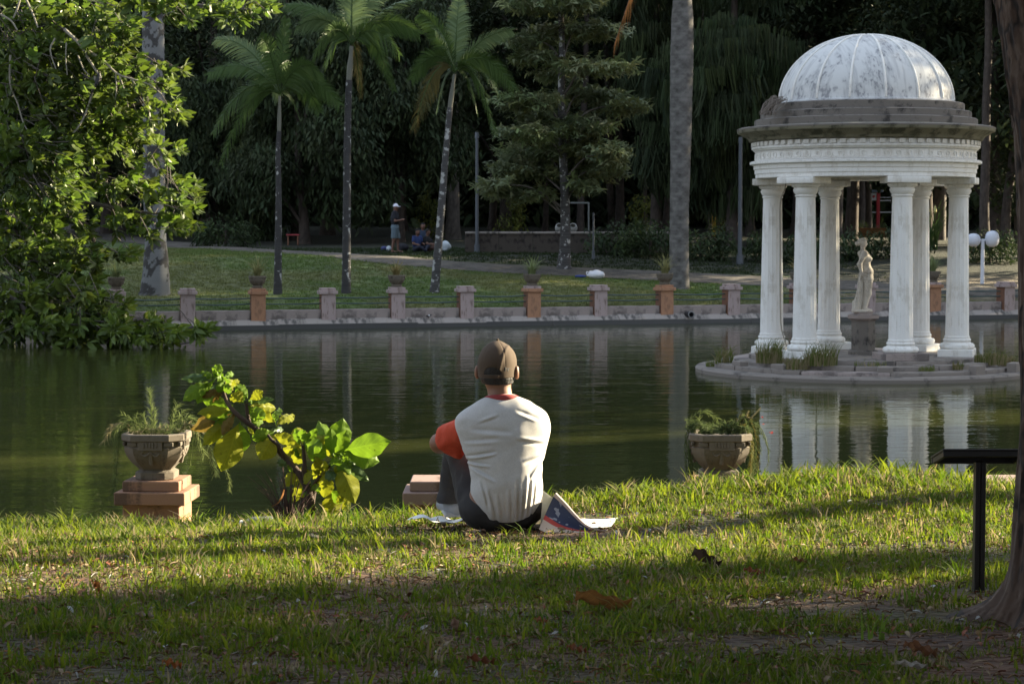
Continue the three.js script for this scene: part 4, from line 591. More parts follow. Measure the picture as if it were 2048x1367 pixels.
{
  const t = thing('trailing_plant', 'dark green drooping plant with small red flowers in the right near urn', 'plant', [1.127, 0.99, -11.0]), k = 11 / 4060, S = (list, n, len, open, m = wispDark, dz = 0) => needleStem(list.map(([a, b], i) => V((a - 1441) * k, (872 - b) * k, dz * (i + 1) / list.length + ru(-0.01, 0.01))), n, len, m, t, open);
  for (let i = 0; i < 30; i++) { const a = ru(1395, 1490), s = a < 1440 ? -1 : 1; S([[a, 876], [a + ru(-20, 20), ru(845, 862)], [a + ru(-40, 40), ru(838, 866)]], 60, 0.035, 0.7, wispDark, ru(-0.15, 0.15)); }
  for (let i = 0; i < 12; i++) { const e = ru(1496, 1520); S([[1465, 876], [1490 + ru(-8, 8), ru(828, 850)], [e, ru(860, 890)], [e + ru(-6, 4), ru(935, 990)]], 130, 0.03, 0.6, i % 3 ? wispDark : leafMat([0.13, 0.11, 0.03], 0.4), ru(-0.15, 0.15)); }
  for (let i = 0; i < 7; i++) { const e = ru(1374, 1388); S([[1415, 876], [1398, 842], [e, ru(860, 880)], [e + ru(-3, 4), ru(935, 975)]], 120, 0.03, 0.6, wispDark, ru(-0.1, 0.15)); }
  S([[1480, 876], [1500, 842], [1522, 850], [1538, 890], [1540, 930]], 50, 0.03, 0.5); S([[1485, 876], [1515, 850], [1530, 870], [1542, 905]], 40, 0.03, 0.5);
  S([[1410, 876], [1400, 832], [1412, 822], [1440, 835]], 60, 0.04, 0.6, wisp); S([[1395, 880], [1375, 850], [1400, 822], [1425, 820]], 60, 0.04, 0.6);
  const dry = [[[1470, 872], [1490, 838], [1500, 818]], [[1485, 850], [1505, 832], [1524, 812]], [[1478, 860], [1478, 838], [1492, 832], [1506, 834]]]; for (const d of dry) obj('dry_stem', tube(d.map(([a, b]) => V((a - 1441) * k, (872 - b) * k, 0.02)), 0.004, 12, 5), straw, t);
  const fl = []; for (const [a, b] of [[1504, 838], [1506, 842], [1524, 828], [1526, 832], [1528, 846], [1545, 862], [1548, 860], [1550, 864], [1540, 861]]) fl.push(leafGeometry(0.015, 0.006, 0.2, 0.1, 2).rotateY(ru(0, 6)).rotateX(0.6).translate((a - 1441) * k, (872 - b) * k, 0.02 + ru(-0.05, 0.05))); obj('flower', join(fl), leafMat([0.6, 0.06, 0.03], 0.3), t);
}
const tuftG = (n, h, w, bend, seed) => { const r = rng(seed), l = []; for (let i = 0; i < n; i++) { const a = r() * 6.283, o = (0.15 + 0.85 * r()) * bend, k = h * (0.6 + 0.6 * r()); l.push(grid(1, 3, (u, v) => V(0, 0, 0).set((u - 0.5) * w * (1 - v * 0.85), k * (v - 0.3 * o * v * v), o * k * v * v)).rotateY(a).translate((r() - 0.5) * h * 0.25, 0, (r() - 0.5) * h * 0.25)); } return join(l); };
const farTuft = [tuftG(70, 0.34, 0.022, 1.3, 801), tuftG(60, 0.36, 0.022, 1.1, 802), tuftG(74, 0.3, 0.022, 1.5, 803)];
[[0, 'leftmost far urn on a pink post below the thick palm trunk'], [2, 'far urn on the orange post before the left slender palm'], [4, 'far urn on the pink post between middle and right slender palms'], [6, 'far urn on the orange post above the cap of the seated man'], [8, 'far urn on rust post below the big grey palm'], [10, 'far urn hidden behind the left temple columns'], [12, 'far urn on rust post seen between the right temple columns']].forEach(([i, label], n) => {
  const s = farPosts[i + 2], q = FL(s, -0.22, 0.861); makeUrn('grey ' + label, q.toArray(), FT, 'urns along the far fence');
  tag(obj('spiky_plant', farTuft[n % 3].clone(), leafMat([0.22 + 0.05 * (n % 3), 0.26, 0.11], 0.35)), 'spiky plant in ' + label, 'plant', 'plants in the far urns').position.set(q.x, q.y + 0.21, q.z);
  scene.children[scene.children.length - 1].scale.setScalar(1.35);
});
// ---------------------------------------------------------------- the big leaved shrub
const bigLeafTex = texture(512, (u, v) => { const a = Math.abs(u - 0.5) * 2, rib = Math.exp(-Math.pow(a / 0.035, 2)), f = ((v - a * 0.22) * 9 % 1 + 1) % 1, vein = Math.exp(-Math.pow((f - 0.5) / 0.07, 2)) * (1 - rib), n = tfbm(u, v, 8, 8, 700, 5), sp = sstep(0.77, 0.82, tfbm(u, v, 12, 12, 720, 3)); let c = c3([0.8, 0.8, 0.8], [1.15, 1.1, 0.95], n); c = c3(c, [1.3, 1.25, 1.1], vein * 0.7 + rib * 0.9); return c3(c, [0.3, 0.16, 0.08], sp * 0.8).map((x) => x * 0.75); });
const bl = { g: leafMat([0.17, 0.3, 0.02], 0.5, 0.2, { map: bigLeafTex, bumpMap: bigLeafTex, bumpScale: 0.002 }), y: leafMat([0.3, 0.33, 0.02], 0.5, 0.15, { map: bigLeafTex, bumpMap: bigLeafTex, bumpScale: 0.002 }), d: leafMat([0.09, 0.16, 0.05], 0.35, 0.5, { map: bigLeafTex, bumpMap: bigLeafTex, bumpScale: 0.002 }), b: leafMat([0.2, 0.14, 0.03], 0.45, 0.1, { map: bigLeafTex }) };
{
  const D = 10.45, base = at(620, 1040, D); base.y = groundH(base.x, base.z);
  const t = thing('big_leaved_shrub', 'leaning shrub with large yellow-green backlit leaves at the water edge', 'shrub', base.toArray()), Z = (a, b, dz = 0) => at(340 + a / 3.798, 700 + b / 3.798, D + dz).sub(base);
  const stemM = stone(T.bark, 0.003, 0.9, [0.55, 0.42, 0.36]), stem = (l, r0, r1) => obj('stem', tube(l.map(([a, b, d]) => Z(a, b, d)), (q) => mix(r0, r1, q), 30, 8), stemM, t);
  stem([[1075, 1290, 0], [1060, 1120, 0], [1010, 980, 0], [900, 850, 0.02], [800, 730, 0.02], [700, 635, 0], [560, 530, -0.03], [480, 460, -0.03], [420, 370, 0], [390, 250, 0]], 0.024, 0.009); stem([[1070, 1180, 0], [1110, 1010, 0.04], [1190, 900, 0.05], [1255, 825, 0.05], [1300, 760, 0.05]], 0.017, 0.008); stem([[1015, 990, 0], [1020, 860, -0.03], [1010, 720, -0.05]], 0.014, 0.008); stem([[880, 840, 0.02], [820, 720, -0.03], [770, 680, -0.04], [740, 640, -0.04]], 0.012, 0.007); stem([[600, 560, 0], [585, 470, 0], [580, 400, 0]], 0.012, 0.009); stem([[980, 1290, 0.05], [1000, 1180, 0.05], [1010, 1100, 0.08]], 0.018, 0.008);
  const Lv = [[330, 205, 378, 102, 80, 'g'], [345, 210, 82, 218, 66, 'd'], [300, 230, 95, 388, 100, 'g'], [330, 215, 228, 162, 60, 'g'], [400, 220, 480, 172, 46, 'g'], [405, 235, 365, 172, 84, 'g'], [470, 250, 528, 236, 46, 'y'], [405, 300, 490, 240, 90, 'y'], [480, 250, 590, 365, 84, 'g'], [400, 290, 232, 365, 54, 'b'], [480, 420, 245, 385, 100, 'g'], [600, 380, 705, 308, 76, 'y'], [600, 395, 790, 372, 48, 'd'], [600, 420, 806, 440, 100, 'y'], [605, 430, 795, 545, 80, 'y'], [480, 470, 155, 605, 120, 'b'], [480, 455, 205, 480, 90, 'y'], [470, 500, 245, 725, 100, 'y'], [500, 520, 315, 700, 90, 'd'], [520, 548, 390, 922, 205, 'y'], [600, 540, 630, 642, 44, 'y'], [600, 500, 705, 545, 84, 'g'], [800, 575, 945, 490, 84, 'y'], [800, 630, 680, 835, 150, 'y'], [770, 625, 852, 600, 46, 'd'], [1000, 720, 790, 640, 84, 'y'], [1010, 720, 960, 582, 116, 'y'], [1010, 720, 838, 780, 84, 'y'], [1010, 720, 1110, 620, 64, 'd'], [1010, 730, 1205, 660, 84, 'y'], [1010, 720, 1190, 810, 150, 'g'], [1010, 740, 935, 855, 120, 'y'], [1250, 830, 1125, 535, 130, 'g'], [1260, 820, 1315, 515, 170, 'g'], [1290, 765, 1675, 692, 170, 'g'], [1275, 820, 1525, 872, 110, 'g'], [1275, 830, 1515, 995, 84, 'd'], [1260, 840, 1200, 690, 110, 'y'], [1270, 845, 1405, 1165, 165, 'y'], [1200, 900, 1168, 1122, 120, 'y'], [1200, 870, 1325, 850, 90, 'd'], [1225, 1045, 1250, 1265, 150, 'y'], [1330, 1085, 1345, 1255, 66, 'y'], [1050, 965, 935, 1155, 100, 'y'], [1015, 900, 1060, 1010, 100, 'y'], [890, 870, 810, 845, 56, 'd'], [920, 930, 930, 845, 44, 'g'], [1260, 815, 1425, 735, 66, 'g'], [1000, 880, 860, 1040, 84, 'y'], [1180, 915, 1250, 985, 84, 'd'], [1270, 830, 1300, 1000, 130, 'y'], [1110, 800, 1160, 960, 120, 'y'], [560, 400, 470, 330, 100, 'y'], [430, 320, 300, 300, 84, 'd'], [1080, 1010, 1180, 1080, 70, 'g']];
  const more = Lv.map(([a, b, c, d, w, tone], i) => { const e = ru(-0.9, 0.9), x = c - a, y = d - b, k = ru(0.55, 0.85); return [a + ru(-20, 20), b + ru(-15, 15), a + (x * Math.cos(e) - y * Math.sin(e)) * k, b + (x * Math.sin(e) + y * Math.cos(e)) * k, w * ru(0.6, 0.9), i % 3 ? 'g' : tone]; });
  for (const [a, b, c, d, w, tone] of [...Lv, ...more]) {
    const dz0 = ru(-0.03, 0.03), dz1 = dz0 + ru(-0.1, 0.16), p = Z(a, b, dz0), q = Z(c, d, dz1), dir = q.clone().sub(p), len = dir.length(), W = w / 3.798 / 4060 * D * 1.2, bend = ru(0.05, 0.16), wav = ru(2, 4), ph = ru(0, 6);
    dir.normalize(); const face = V(ru(-0.5, 0.5), ru(-0.2, 0.6), 1).normalize(), side = dir.clone().cross(face).normalize(), nrm = side.clone().cross(dir).normalize();
    const g = grid(8, 12, (u, v) => { const s = (u - 0.5) * 2, prof = Math.pow(Math.sin(Math.PI * clamp(Math.pow(v, 1.25) * 0.985 + 0.012)), 1.05) * (0.96 + 0.05 * Math.sin(v * 75) * Math.abs(s)), x = s * W * 0.5 * prof; return p.clone().addScaledVector(dir, len * (0.04 + 0.96 * v)).addScaledVector(side, x).addScaledVector(nrm, bend * len * Math.sin(Math.PI * v) * 0.9 - Math.abs(s) * W * 0.2 * prof + 0.009 * Math.sin(v * 9 * wav + ph) * Math.abs(s) + 0.004 * Math.sin(v * 50 + s * 2) * (1 - Math.abs(s))); });
    obj('leaf', g, bl[tone], t); 
  }
  // the clump of dark dead stalks at its foot
  const c = at(578, 1045, D - 0.1); c.y = groundH(c.x, c.z); const k = thing('dead_stalks', 'clump of thin dark dead stalks at the foot of the big leaved shrub', 'dead plant', c.toArray());
  for (let i = 0; i < 46; i++) { const a = ru(-0.7, 0.6), h = ru(0.1, 0.3), dz = ru(-0.08, 0.08); obj('stalk', tube([V(a * 0.06, -0.03, dz * 0.4), V(a * 0.06 + a * h * 0.45, h * 0.55, dz), V(a * 0.06 + a * h * 1.05, h * (1 - 0.2 * Math.abs(a)), dz * 1.5)], (q) => mix(0.0035, 0.0012, q), 6, 4), mat([0.06, 0.032, 0.026], 0.9), k); }
  for (let i = 0; i < 9; i++) obj('stalk', tube([V(ru(-0.035, 0.035), -0.03, ru(-0.03, 0.03)), V(ru(-0.04, 0.04), ru(0.06, 0.2), ru(-0.03, 0.03))], 0.0045, 3, 5), mat([0.05, 0.025, 0.02], 0.9), k);
  const dl = obj('dead_leaf', grid(3, 6, (u, v) => V((u - 0.5) * 0.035 * Math.sin(3.14 * (0.06 + 0.9 * v)), -0.02 * Math.sin(v * 3) + 0.012 * Math.abs(u - 0.5), 0.12 * v)), leafMat([0.3, 0.13, 0.04], 0.3), k); dl.position.set(-0.08, 0.09, 0.06); dl.rotation.set(-0.9, 1.1, 0.2, 'YXZ');
}
// ---------------------------------------------------------------- small things on the near grass
{ // plastic bottle
  const q = at(516, 1056, 9.95); q.y = groundH(q.x, q.z) + 0.03; const t = thing('plastic_bottle', 'clear plastic bottle lying in the grass left of the shrub', 'bottle', q.toArray(), 0.25), g = new THREE.LatheGeometry([[0.001, 0], [0.026, 0.003], [0.03, 0.01], [0.03, 0.05], [0.027, 0.055], [0.03, 0.06], [0.03, 0.1], [0.022, 0.125], [0.012, 0.14], [0.012, 0.15]].map(([a, b]) => new THREE.Vector2(a, b)), 24);
  obj('body', boxUV(g.rotateZ(Math.PI / 2).translate(0.075, 0, 0)), mat([0.95, 0.95, 0.95], 0.08, { transmission: 0.9, thickness: 0 }), t); obj('cap', boxUV(new THREE.CylinderGeometry(0.015, 0.015, 0.016, 16).rotateZ(Math.PI / 2).translate(-0.083, 0, 0)), mat([0.6, 0.62, 0.65], 0.4), t);
}
function dryLeaf(px, py, len, wid, yaw, curl, color, label, tilt = 0.1) {
  const q = onGround(px, py); const m = leafMat(color, 0.2, 0.15, { map: bigLeafTex, bumpMap: bigLeafTex, bumpScale: 0.002 });
  const g = grid(8, 12, (u, v) => { const s = (u - 0.5) * 2, w = Math.pow(Math.sin(Math.PI * clamp(v * 0.97 + 0.015)), 0.85) * wid * 0.5; return V(s * w * (1 - 0.3 * curl * s * s), 0.012 + curl * wid * 0.5 * s * s + 0.12 * curl * len * Math.sin(v * 5 + 1) * 0.5 + 0.006 * Math.sin(v * 17 + s * 3), len * (v - 0.5)); });
  const o = obj('dry_leaf', g, m); tag(o, label, 'leaf'); o.position.set(q.x, q.y + 0.014, q.z); o.rotation.set(tilt, yaw, 0, 'YXZ'); return o;
}
dryLeaf(1206, 1228, 0.175, 0.085, 1.35, 0.75, [0.3, 0.14, 0.04], 'large curled golden-brown dry leaf on grass, biggest in the foreground', 0.06);
dryLeaf(1408, 1140, 0.115, 0.07, 1.2, 1.0, [0.045, 0.03, 0.025], 'dark curled dead leaf standing up on the grass right of centre', 0.35);
dryLeaf(1508, 1158, 0.075, 0.035, 1.5, 0.6, [0.3, 0.1, 0.05], 'small reddish dry leaf in front of the dark curled leaf');
dryLeaf(1598, 1136, 0.06, 0.028, 1.4, 0.6, [0.22, 0.08, 0.04], 'small brown dry leaf on the right mound');
dryLeaf(907, 1266, 0.045, 0.032, 0.3, 0.8, [0.45, 0.3, 0.24], 'small pale pinkish leaf standing in foreground grass', 1.0);
dryLeaf(342, 1352, 0.055, 0.035, 1.2, 0.5, [0.4, 0.13, 0.03], 'orange dry leaf at the bottom left of picture');
dryLeaf(192, 1190, 0.06, 0.03, 0.5, 0.7, [0.28, 0.11, 0.03], 'orange-brown leaf at the shade edge on far left', 0.5);
dryLeaf(290, 1248, 0.06, 0.03, 1.6, 0.4, [0.3, 0.24, 0.19], 'greyish dry leaf lying in shaded grass at left');
dryLeaf(1152, 1318, 0.055, 0.03, 1.2, 0.5, [0.27, 0.1, 0.04], 'rust dry leaf in the shaded centre foreground');
dryLeaf(960, 1342, 0.07, 0.03, 1.5, 0.6, [0.22, 0.08, 0.04], 'rust-brown curled leaf at bottom edge below the man');
dryLeaf(1080, 1262, 0.045, 0.03, 1.0, 0.5, [0.33, 0.12, 0.05], 'small red-brown leaf left below the large golden leaf');
dryLeaf(1840, 1325, 0.09, 0.05, 1.0, 0.7, [0.22, 0.1, 0.05], 'brown dry leaf lying near the tree roots at bottom right');
dryLeaf(1822, 1350, 0.08, 0.04, 1.5, 0.2, [0.4, 0.36, 0.32], 'pale flat dry leaf beside the roots at bottom right');
dryLeaf(630, 1085, 0.075, 0.02, 1.4, 0.6, [0.42, 0.4, 0.38], 'pale pod lying in shaded grass below the shrub');
// ---------------------------------------------------------------- grass clumps on the island and at the edges
{
  const greenBlade = leafMat([0.13, 0.16, 0.04], 0.4), strawBlade = leafMat([0.3, 0.25, 0.14], 0.4), fresh = leafMat([0.14, 0.22, 0.03], 0.5);
  const clump = (label, x, z, y, h, spread, n, cat = 'grass', mix2 = 0.5, lean = 0.5) => { const t = thing('grass_tuft', label, cat, [x, y, z]); for (const [nm, m, share] of [['green_blades', greenBlade, 1 - mix2], ['dry_blades', strawBlade, mix2]]) { const l = []; for (let i = 0; i < n * share; i++) { const a = ru(0, 6.28), rr = Math.sqrt(rand()) * spread, k = h * ru(0.5, 1.15), dx = lean * ru(-0.6, 1) * k * 0.7 * (nm[0] === 'd' ? -1 : 1), dz = ru(-0.1, 0.5) * k, w = ru(0.008, 0.014), bx = Math.cos(a) * rr, bz = Math.sin(a) * rr; l.push(grid(1, 4, (u, v) => V(bx + dx * v * v + (u - 0.5) * w * (1 - v * 0.8), k * (v - 0.35 * v * v * (nm[0] === 'd' ? 1.6 : 1)) + 0.003, bz + dz * v * v))); } obj(nm, join(l), m, t).userData.kind = 'stuff'; } return t; };
  const isl = (px, py, r) => { const q = at(px, py, -GZ); const a = (px - 1727) / 135.3; return [GX + a, GZ + Math.sqrt(Math.max(0.05, r * r - a * a))]; };
  let q = isl(1520, 700, 1.95); clump('dense yellow-green grass clump in front of leftmost temple column', q[0], q[1], 0.2, 0.5, 0.2, 260);
  q = isl(1608, 700, 1.9); clump('dense grass clump with dry stems before second temple column from left', q[0], q[1], 0.2, 0.48, 0.24, 280);
  q = isl(1566, 712, 2.0); clump('straw-coloured grass drooping over island step between first two columns', q[0], q[1], 0.14, 0.36, 0.2, 160, 'grass', 0.75, 0.9);
  q = isl(1445, 720, 2.02); clump('sparse wispy grass at left end of the temple island', q[0], q[1], 0.12, 0.42, 0.14, 90, 'grass', 0.5, 0.8);
  q = isl(1418, 735, 2.25); clump('small green weed on the left rim of the island', q[0], q[1], 0.08, 0.16, 0.06, 40, 'grass', 0.1);
  q = isl(1962, 715, 2.0); clump('dry grass clump at right end of the temple island', q[0], q[1], 0.16, 0.38, 0.16, 150, 'grass', 0.7, 0.6);
  q = isl(1992, 722, 2.1); clump('straw grass clump farthest right on the temple island', q[0], q[1], 0.12, 0.34, 0.14, 130, 'grass', 0.8, 0.5);
  q = isl(1935, 710, 1.85); clump('green-tipped grass clump below rightmost temple column', q[0], q[1], 0.2, 0.26, 0.12, 90, 'grass', 0.5);
  q = isl(1866, 735, 2.0); clump('small brown grass tuft on island step right of the front column', q[0], q[1], 0.14, 0.2, 0.07, 70, 'grass', 0.7);
  q = isl(1800, 736, 2.05); clump('little green weeds on the island step below the front column', q[0], q[1], 0.14, 0.12, 0.12, 60, 'grass', 0.1);
  q = isl(1700, 726, 1.75); clump('low yellow weeds on the island floor edge before the statue', q[0], q[1], 0.2, 0.12, 0.25, 80, 'grass', 0.4);
  const e = (label, px, py, D, h, n, leanX) => { const p = at(px, py, D); p.y = groundH(p.x, p.z); const t = thing('tall_grass', label, 'grass', p.toArray()); for (let i = 0; i < n; i++) { const dx = leanX * ru(0.4, 1.3) + ru(-0.5, 0.5), k = h * ru(0.55, 1.1), w = ru(0.007, 0.012), bx = ru(-0.04, 0.04), bz = ru(-0.03, 0.03), dz = ru(-0.2, 0.3); obj('blade', grid(1, 5, (u, v) => V(bx + dx * k * v * v + (u - 0.5) * w * (1 - v * 0.85), k * (v - 0.4 * Math.abs(dx) * v * v), bz + dz * k * v * v)), fresh, t); } };
  e('tall arching green grass at the water edge right of the man', 1275, 962, 10.2, 0.12, 9, 0.5); e('long green grass blades beside the left orange post', 398, 1040, 10.3, 0.15, 9, 0.9); e('tall grass blade under the dark sign board by the trunk', 1815, 1220, 6.4, 0.1, 5, 0.1); e('dark green grass tuft in the right foreground shade', 1750, 1300, 5.6, 0.09, 6, 0.2);
}
// ---------------------------------------------------------------- the seated man (x right, y up, -z away: he looks out over the lake)
const skinTex = texture(256, (u, v) => c3([0.18, 0.08, 0.047], [0.25, 0.12, 0.07], tfbm(u, v, 8, 8, 640, 4)));
const skin = mat([1, 1, 1], 0.55, { map: skinTex });
{
  const X0 = -0.04, Z0 = -9.05, gy = groundH(X0, Z0);
  const man = thing('person', 'man in white shirt with red sleeves and brown cap seated on the grass', 'person', [X0, gy, Z0], 0.13);
  const HX = -0.018, yaw = 0.3, cy = Math.cos(yaw), sy = Math.sin(yaw);
  // head frame: turned a little to the right
  const inHead = (f) => (x, y, z) => { const dx = x - HX, dz = z + 0.06; return f(dx * cy + dz * sy * 1, y - 0.735, -dx * sy + dz * cy); };
  const skull = blend([ell([0, 0.015, 0.005], [0.075, 0.098, 0.095]), ell([0, -0.05, -0.045], [0.056, 0.062, 0.055]), ell([0, -0.02, 0.03], [0.066, 0.07, 0.065])], 0.035), skullF = inHead(skull);
  const headF = inHead((x, y, z) => {
    let d = skull(x, y, z);
    d = smin(d, cap([0, 0.0, -0.09], [0, -0.025, -0.112], 0.011, 0.014)(x, y, z), 0.012);                          // nose
    d = smin(d, cap([-0.045, 0.022, -0.078], [0.045, 0.022, -0.078], 0.01)(x, y, z), 0.012);                        // brow
    for (const s of [-1, 1]) { d = Math.max(d, -(ell([s * 0.031, 0.003, -0.099], [0.015, 0.009, 0.012])(x, y, z))); d = Math.min(d, ell([s * 0.031, 0.003, -0.083], [0.012, 0.012, 0.012])(x, y, z)); d = smin(d, Math.max(ell([s * 0.09, -0.026, 0.012], [0.013, 0.031, 0.02])(x, y, z), -ell([s * 0.1, -0.024, 0.004], [0.008, 0.02, 0.012])(x, y, z)), 0.008); }
    d = smin(d, cap([-0.022, -0.058, -0.093], [0.022, -0.058, -0.093], 0.006)(x, y, z), 0.006);                      // lips
    return d;
  });
  const neck = cap([-0.004, 0.53, -0.005], [HX, 0.68, -0.04], 0.06, 0.05);
  const elbowL = [-0.262, 0.372, -0.24], handL = [-0.06, 0.375, -0.5], elbowR = [0.15, 0.36, -0.27], handR = [0.04, 0.36, -0.52], kneeL = [-0.158, 0.37, -0.42], kneeR = [0.125, 0.365, -0.42], ankL = [-0.175, 0.09, -0.49], ankR = [0.11, 0.09, -0.52];
  const hand = (w, e, s) => { const l = [cap([w[0], w[1], w[2]], [w[0] + s * 0.05, w[1] - 0.005, w[2] - 0.02], 0.026, 0.03)]; for (let i = 0; i < 4; i++) { const o = [w[0] + s * 0.07, w[1] + 0.025 - i * 0.017, w[2] - 0.022], k = [0.92, 1, 0.95, 0.75][i], a = [o[0] + s * 0.036 * k, o[1] - 0.004, o[2] - 0.004], b = [a[0] + s * 0.02 * k, a[1] - 0.006, a[2] + 0.022], c = [b[0] + s * 0.004, b[1] - 0.004, b[2] + 0.02]; l.push(cap(o, a, 0.0092, 0.0086), cap(a, b, 0.0086, 0.008), cap(b, c, 0.008, 0.007)); } l.push(cap([w[0] + s * 0.02, w[1] + 0.022, w[2]], [w[0] + s * 0.045, w[1] + 0.045, w[2] + 0.012], 0.012, 0.01), cap([w[0] + s * 0.045, w[1] + 0.045, w[2] + 0.012], [w[0] + s * 0.068, w[1] + 0.046, w[2] + 0.02], 0.01, 0.008)); return l; };
  const armL = blend([cap([-0.135, 0.455, -0.03], elbowL, 0.052, 0.04), cap(elbowL, handL, 0.042, 0.027)], 0.03), armR = blend([cap([0.13, 0.455, -0.03], elbowR, 0.052, 0.04), cap(elbowR, handR, 0.042, 0.027)], 0.03);
  const hands = [...hand(handL, elbowL, 1), ...hand(handR, elbowR, -1)], handsF = (x, y, z) => { let d = 1; for (let i = 0; i < hands.length; i++) d = smin(d, hands[i](x, y, z), i % 14 === 0 ? 0.02 : 0.006); return d; };
  const torsoIn = blend([ell([0, 0.4, 0.0], [0.165, 0.16, 0.1]), ell([0, 0.2, 0.02], [0.14, 0.16, 0.1]), cap([-0.13, 0.485, -0.015], [0.13, 0.485, -0.015], 0.05), ell([0, 0.1, 0], [0.15, 0.09, 0.1])], 0.08), legsIn = blend([cap([-0.1, 0.1, -0.05], kneeL, 0.07, 0.05), cap(kneeL, ankL, 0.045, 0.032), cap([0.1, 0.1, -0.05], kneeR, 0.07, 0.05), cap(kneeR, ankR, 0.045, 0.032)], 0.02);
  const coarse = (x, y, z) => smin(smin(smin(torsoIn(x, y, z), legsIn(x, y, z), 0.05), Math.min(armL(x, y, z), armR(x, y, z)), 0.03), smin(neck(x, y, z), headF(x, y, z), 0.03), 0.03);
  const wholeF = (x, y, z) => smin(coarse(x, y, z), handsF(x, y, z), 0.015);
  // one continuous figure: a 9 mm grid below the collar, finer ones for head and hands, all of the same field
  const clip = (f, a, b) => (x, y, z) => Math.max(f(x, y, z), a - y, y - b);
  obj('body', join([meshField(clip((x, y, z) => coarse(x, y, z), -1, 0.6), [-0.36, 0.0, -0.6], [0.3, 0.62, 0.16], 0.011), meshField(clip((x, y, z) => smin(neck(x, y, z), headF(x, y, z), 0.03), 0.585, 2), [-0.14, 0.58, -0.21], [0.11, 0.87, 0.06], 0.004), meshField((x, y, z) => smin(smin(armL(x, y, z), armR(x, y, z), 0.004), handsF(x, y, z), 0.012), [-0.1, 0.3, -0.6], [0.08, 0.46, -0.44], 0.0035)]), skin, man);
  const an = (x, z) => Math.atan2(x, z);
  // shirt
  const shirtBase = blend([ell([0.008, 0.405, 0.0], [0.186, 0.165, 0.126]), ell([0.014, 0.2, 0.022], [0.157, 0.2, 0.145]), cap([-0.148, 0.48, -0.02], [0.146, 0.483, -0.018], 0.06), cap([-0.05, 0.525, -0.012], [0.05, 0.525, -0.012], 0.062)], 0.075), neckCut = cap([0, 0.56, -0.035], [0.0, 0.7, -0.06], 0.066);
  // creases of the cloth: from, to, width, height
  const creases = [[-0.16, 0.335, -0.05, 0.36, 0.007, 0.009], [-0.165, 0.31, -0.08, 0.305, 0.006, 0.009], [-0.15, 0.29, -0.06, 0.24, 0.008, 0.008], [-0.17, 0.4, -0.04, 0.415, 0.009, 0.006], [-0.15, 0.45, 0.02, 0.44, 0.011, 0.005], [0.17, 0.41, 0.05, 0.43, 0.009, 0.007], [0.175, 0.36, 0.08, 0.33, 0.008, 0.008], [0.165, 0.32, 0.1, 0.25, 0.008, 0.009], [0.0, 0.2, 0.006, 0.05, 0.007, 0.008], [0.03, 0.24, 0.03, 0.05, 0.008, 0.009], [0.06, 0.22, 0.052, 0.06, 0.007, 0.009], [0.09, 0.26, 0.075, 0.07, 0.008, 0.009], [0.115, 0.24, 0.1, 0.08, 0.007, 0.008], [-0.05, 0.18, -0.03, 0.06, 0.008, 0.007], [-0.09, 0.2, -0.06, 0.08, 0.008, 0.008], [-0.12, 0.23, -0.09, 0.12, 0.008, 0.007], [0.05, 0.535, 0.14, 0.5, 0.008, 0.005], [-0.04, 0.53, -0.12, 0.5, 0.008, 0.005]];
  const shirtF = (x, y, z) => {
    const a = an(x, z), low = sstep(0.34, 0.08, y), v = y - 0.45 + Math.abs(x) * 0.4;
    let d = shirtBase(x, y, z) - 0.004;
    d -= low * 0.006 * ((noise3(x * 26, y * 3.5, 4) - 0.5) * 2 + 0.7 * (noise3(x * 55 + 9, y * 5, 8) - 0.5));
    d -= 0.005 * (noise3(x * 5 + 3, y * 24 - x * 9, 2) - 0.5) * sstep(0.18, 0.34, y) + 0.003 * (noise3(x * 22 + y * 8, y * 34 - x * 14, 11) - 0.5);
    for (const [ax, ay, bx, by, w, h] of creases) { const ex = bx - ax, ey = by - ay, l2 = ex * ex + ey * ey, t = clamp(((x - ax) * ex + (y - ay) * ey) / l2), q = ((x - ax - ex * t) * -ey + (y - ay - ey * t) * ex) / Math.sqrt(l2), r = Math.hypot(x - ax - ex * t, y - ay - ey * t), k = Math.sin(Math.PI * (0.12 + 0.8 * t)); d -= h * k * (Math.exp(-r * r / (w * w)) - 0.8 * Math.exp(-((q - 1.5 * w) ** 2 + (r * r - q * q)) / (w * w))); }
    const hem = 0.052 + 2.2 * x * x + 0.3 * Math.max(0, 0.05 - z) ;
    return Math.max(d, hem - y, -neckCut(x, y, z) - 0.001);
  };
  const knit = mat([0.58, 0.565, 0.545], 0.95, { map: T.cloth, bumpMap: T.cloth, bumpScale: 0.0004 });
  obj('shirt', meshField(shirtF, [-0.25, 0.02, -0.2], [0.25, 0.63, 0.2], 0.0052), knit, man);
  const red = mat([0.62, 0.075, 0.03], 0.9, { map: T.cloth }), dkred = mat([0.3, 0.045, 0.045], 0.9);
  const sleeve = (s, sh, el, t) => { const e = sh.map((q, i) => mix(q, el[i], t)), f = cap(sh, e, 0.06, 0.07), hang = cap([e[0] + s * 0.0, e[1] - 0.02, e[2] + 0.02], [e[0] - s * 0.03, e[1] - 0.07, e[2] + 0.03], 0.052, 0.028), dir = V(e[0] - sh[0], e[1] - sh[1], e[2] - sh[2]).normalize(); return (x, y, z) => Math.max(smin(f(x, y, z), hang(x, y, z), 0.05) - 0.014 * (noise3(x * 14 + y * 16, y * 9 - x * 16, z * 12) - 0.5) - 0.006 * (noise3(x * 40, y * 30, z * 40) - 0.5), (x - e[0]) * dir.x + (y - e[1]) * dir.y + (z - e[2]) * dir.z - 0.012); };
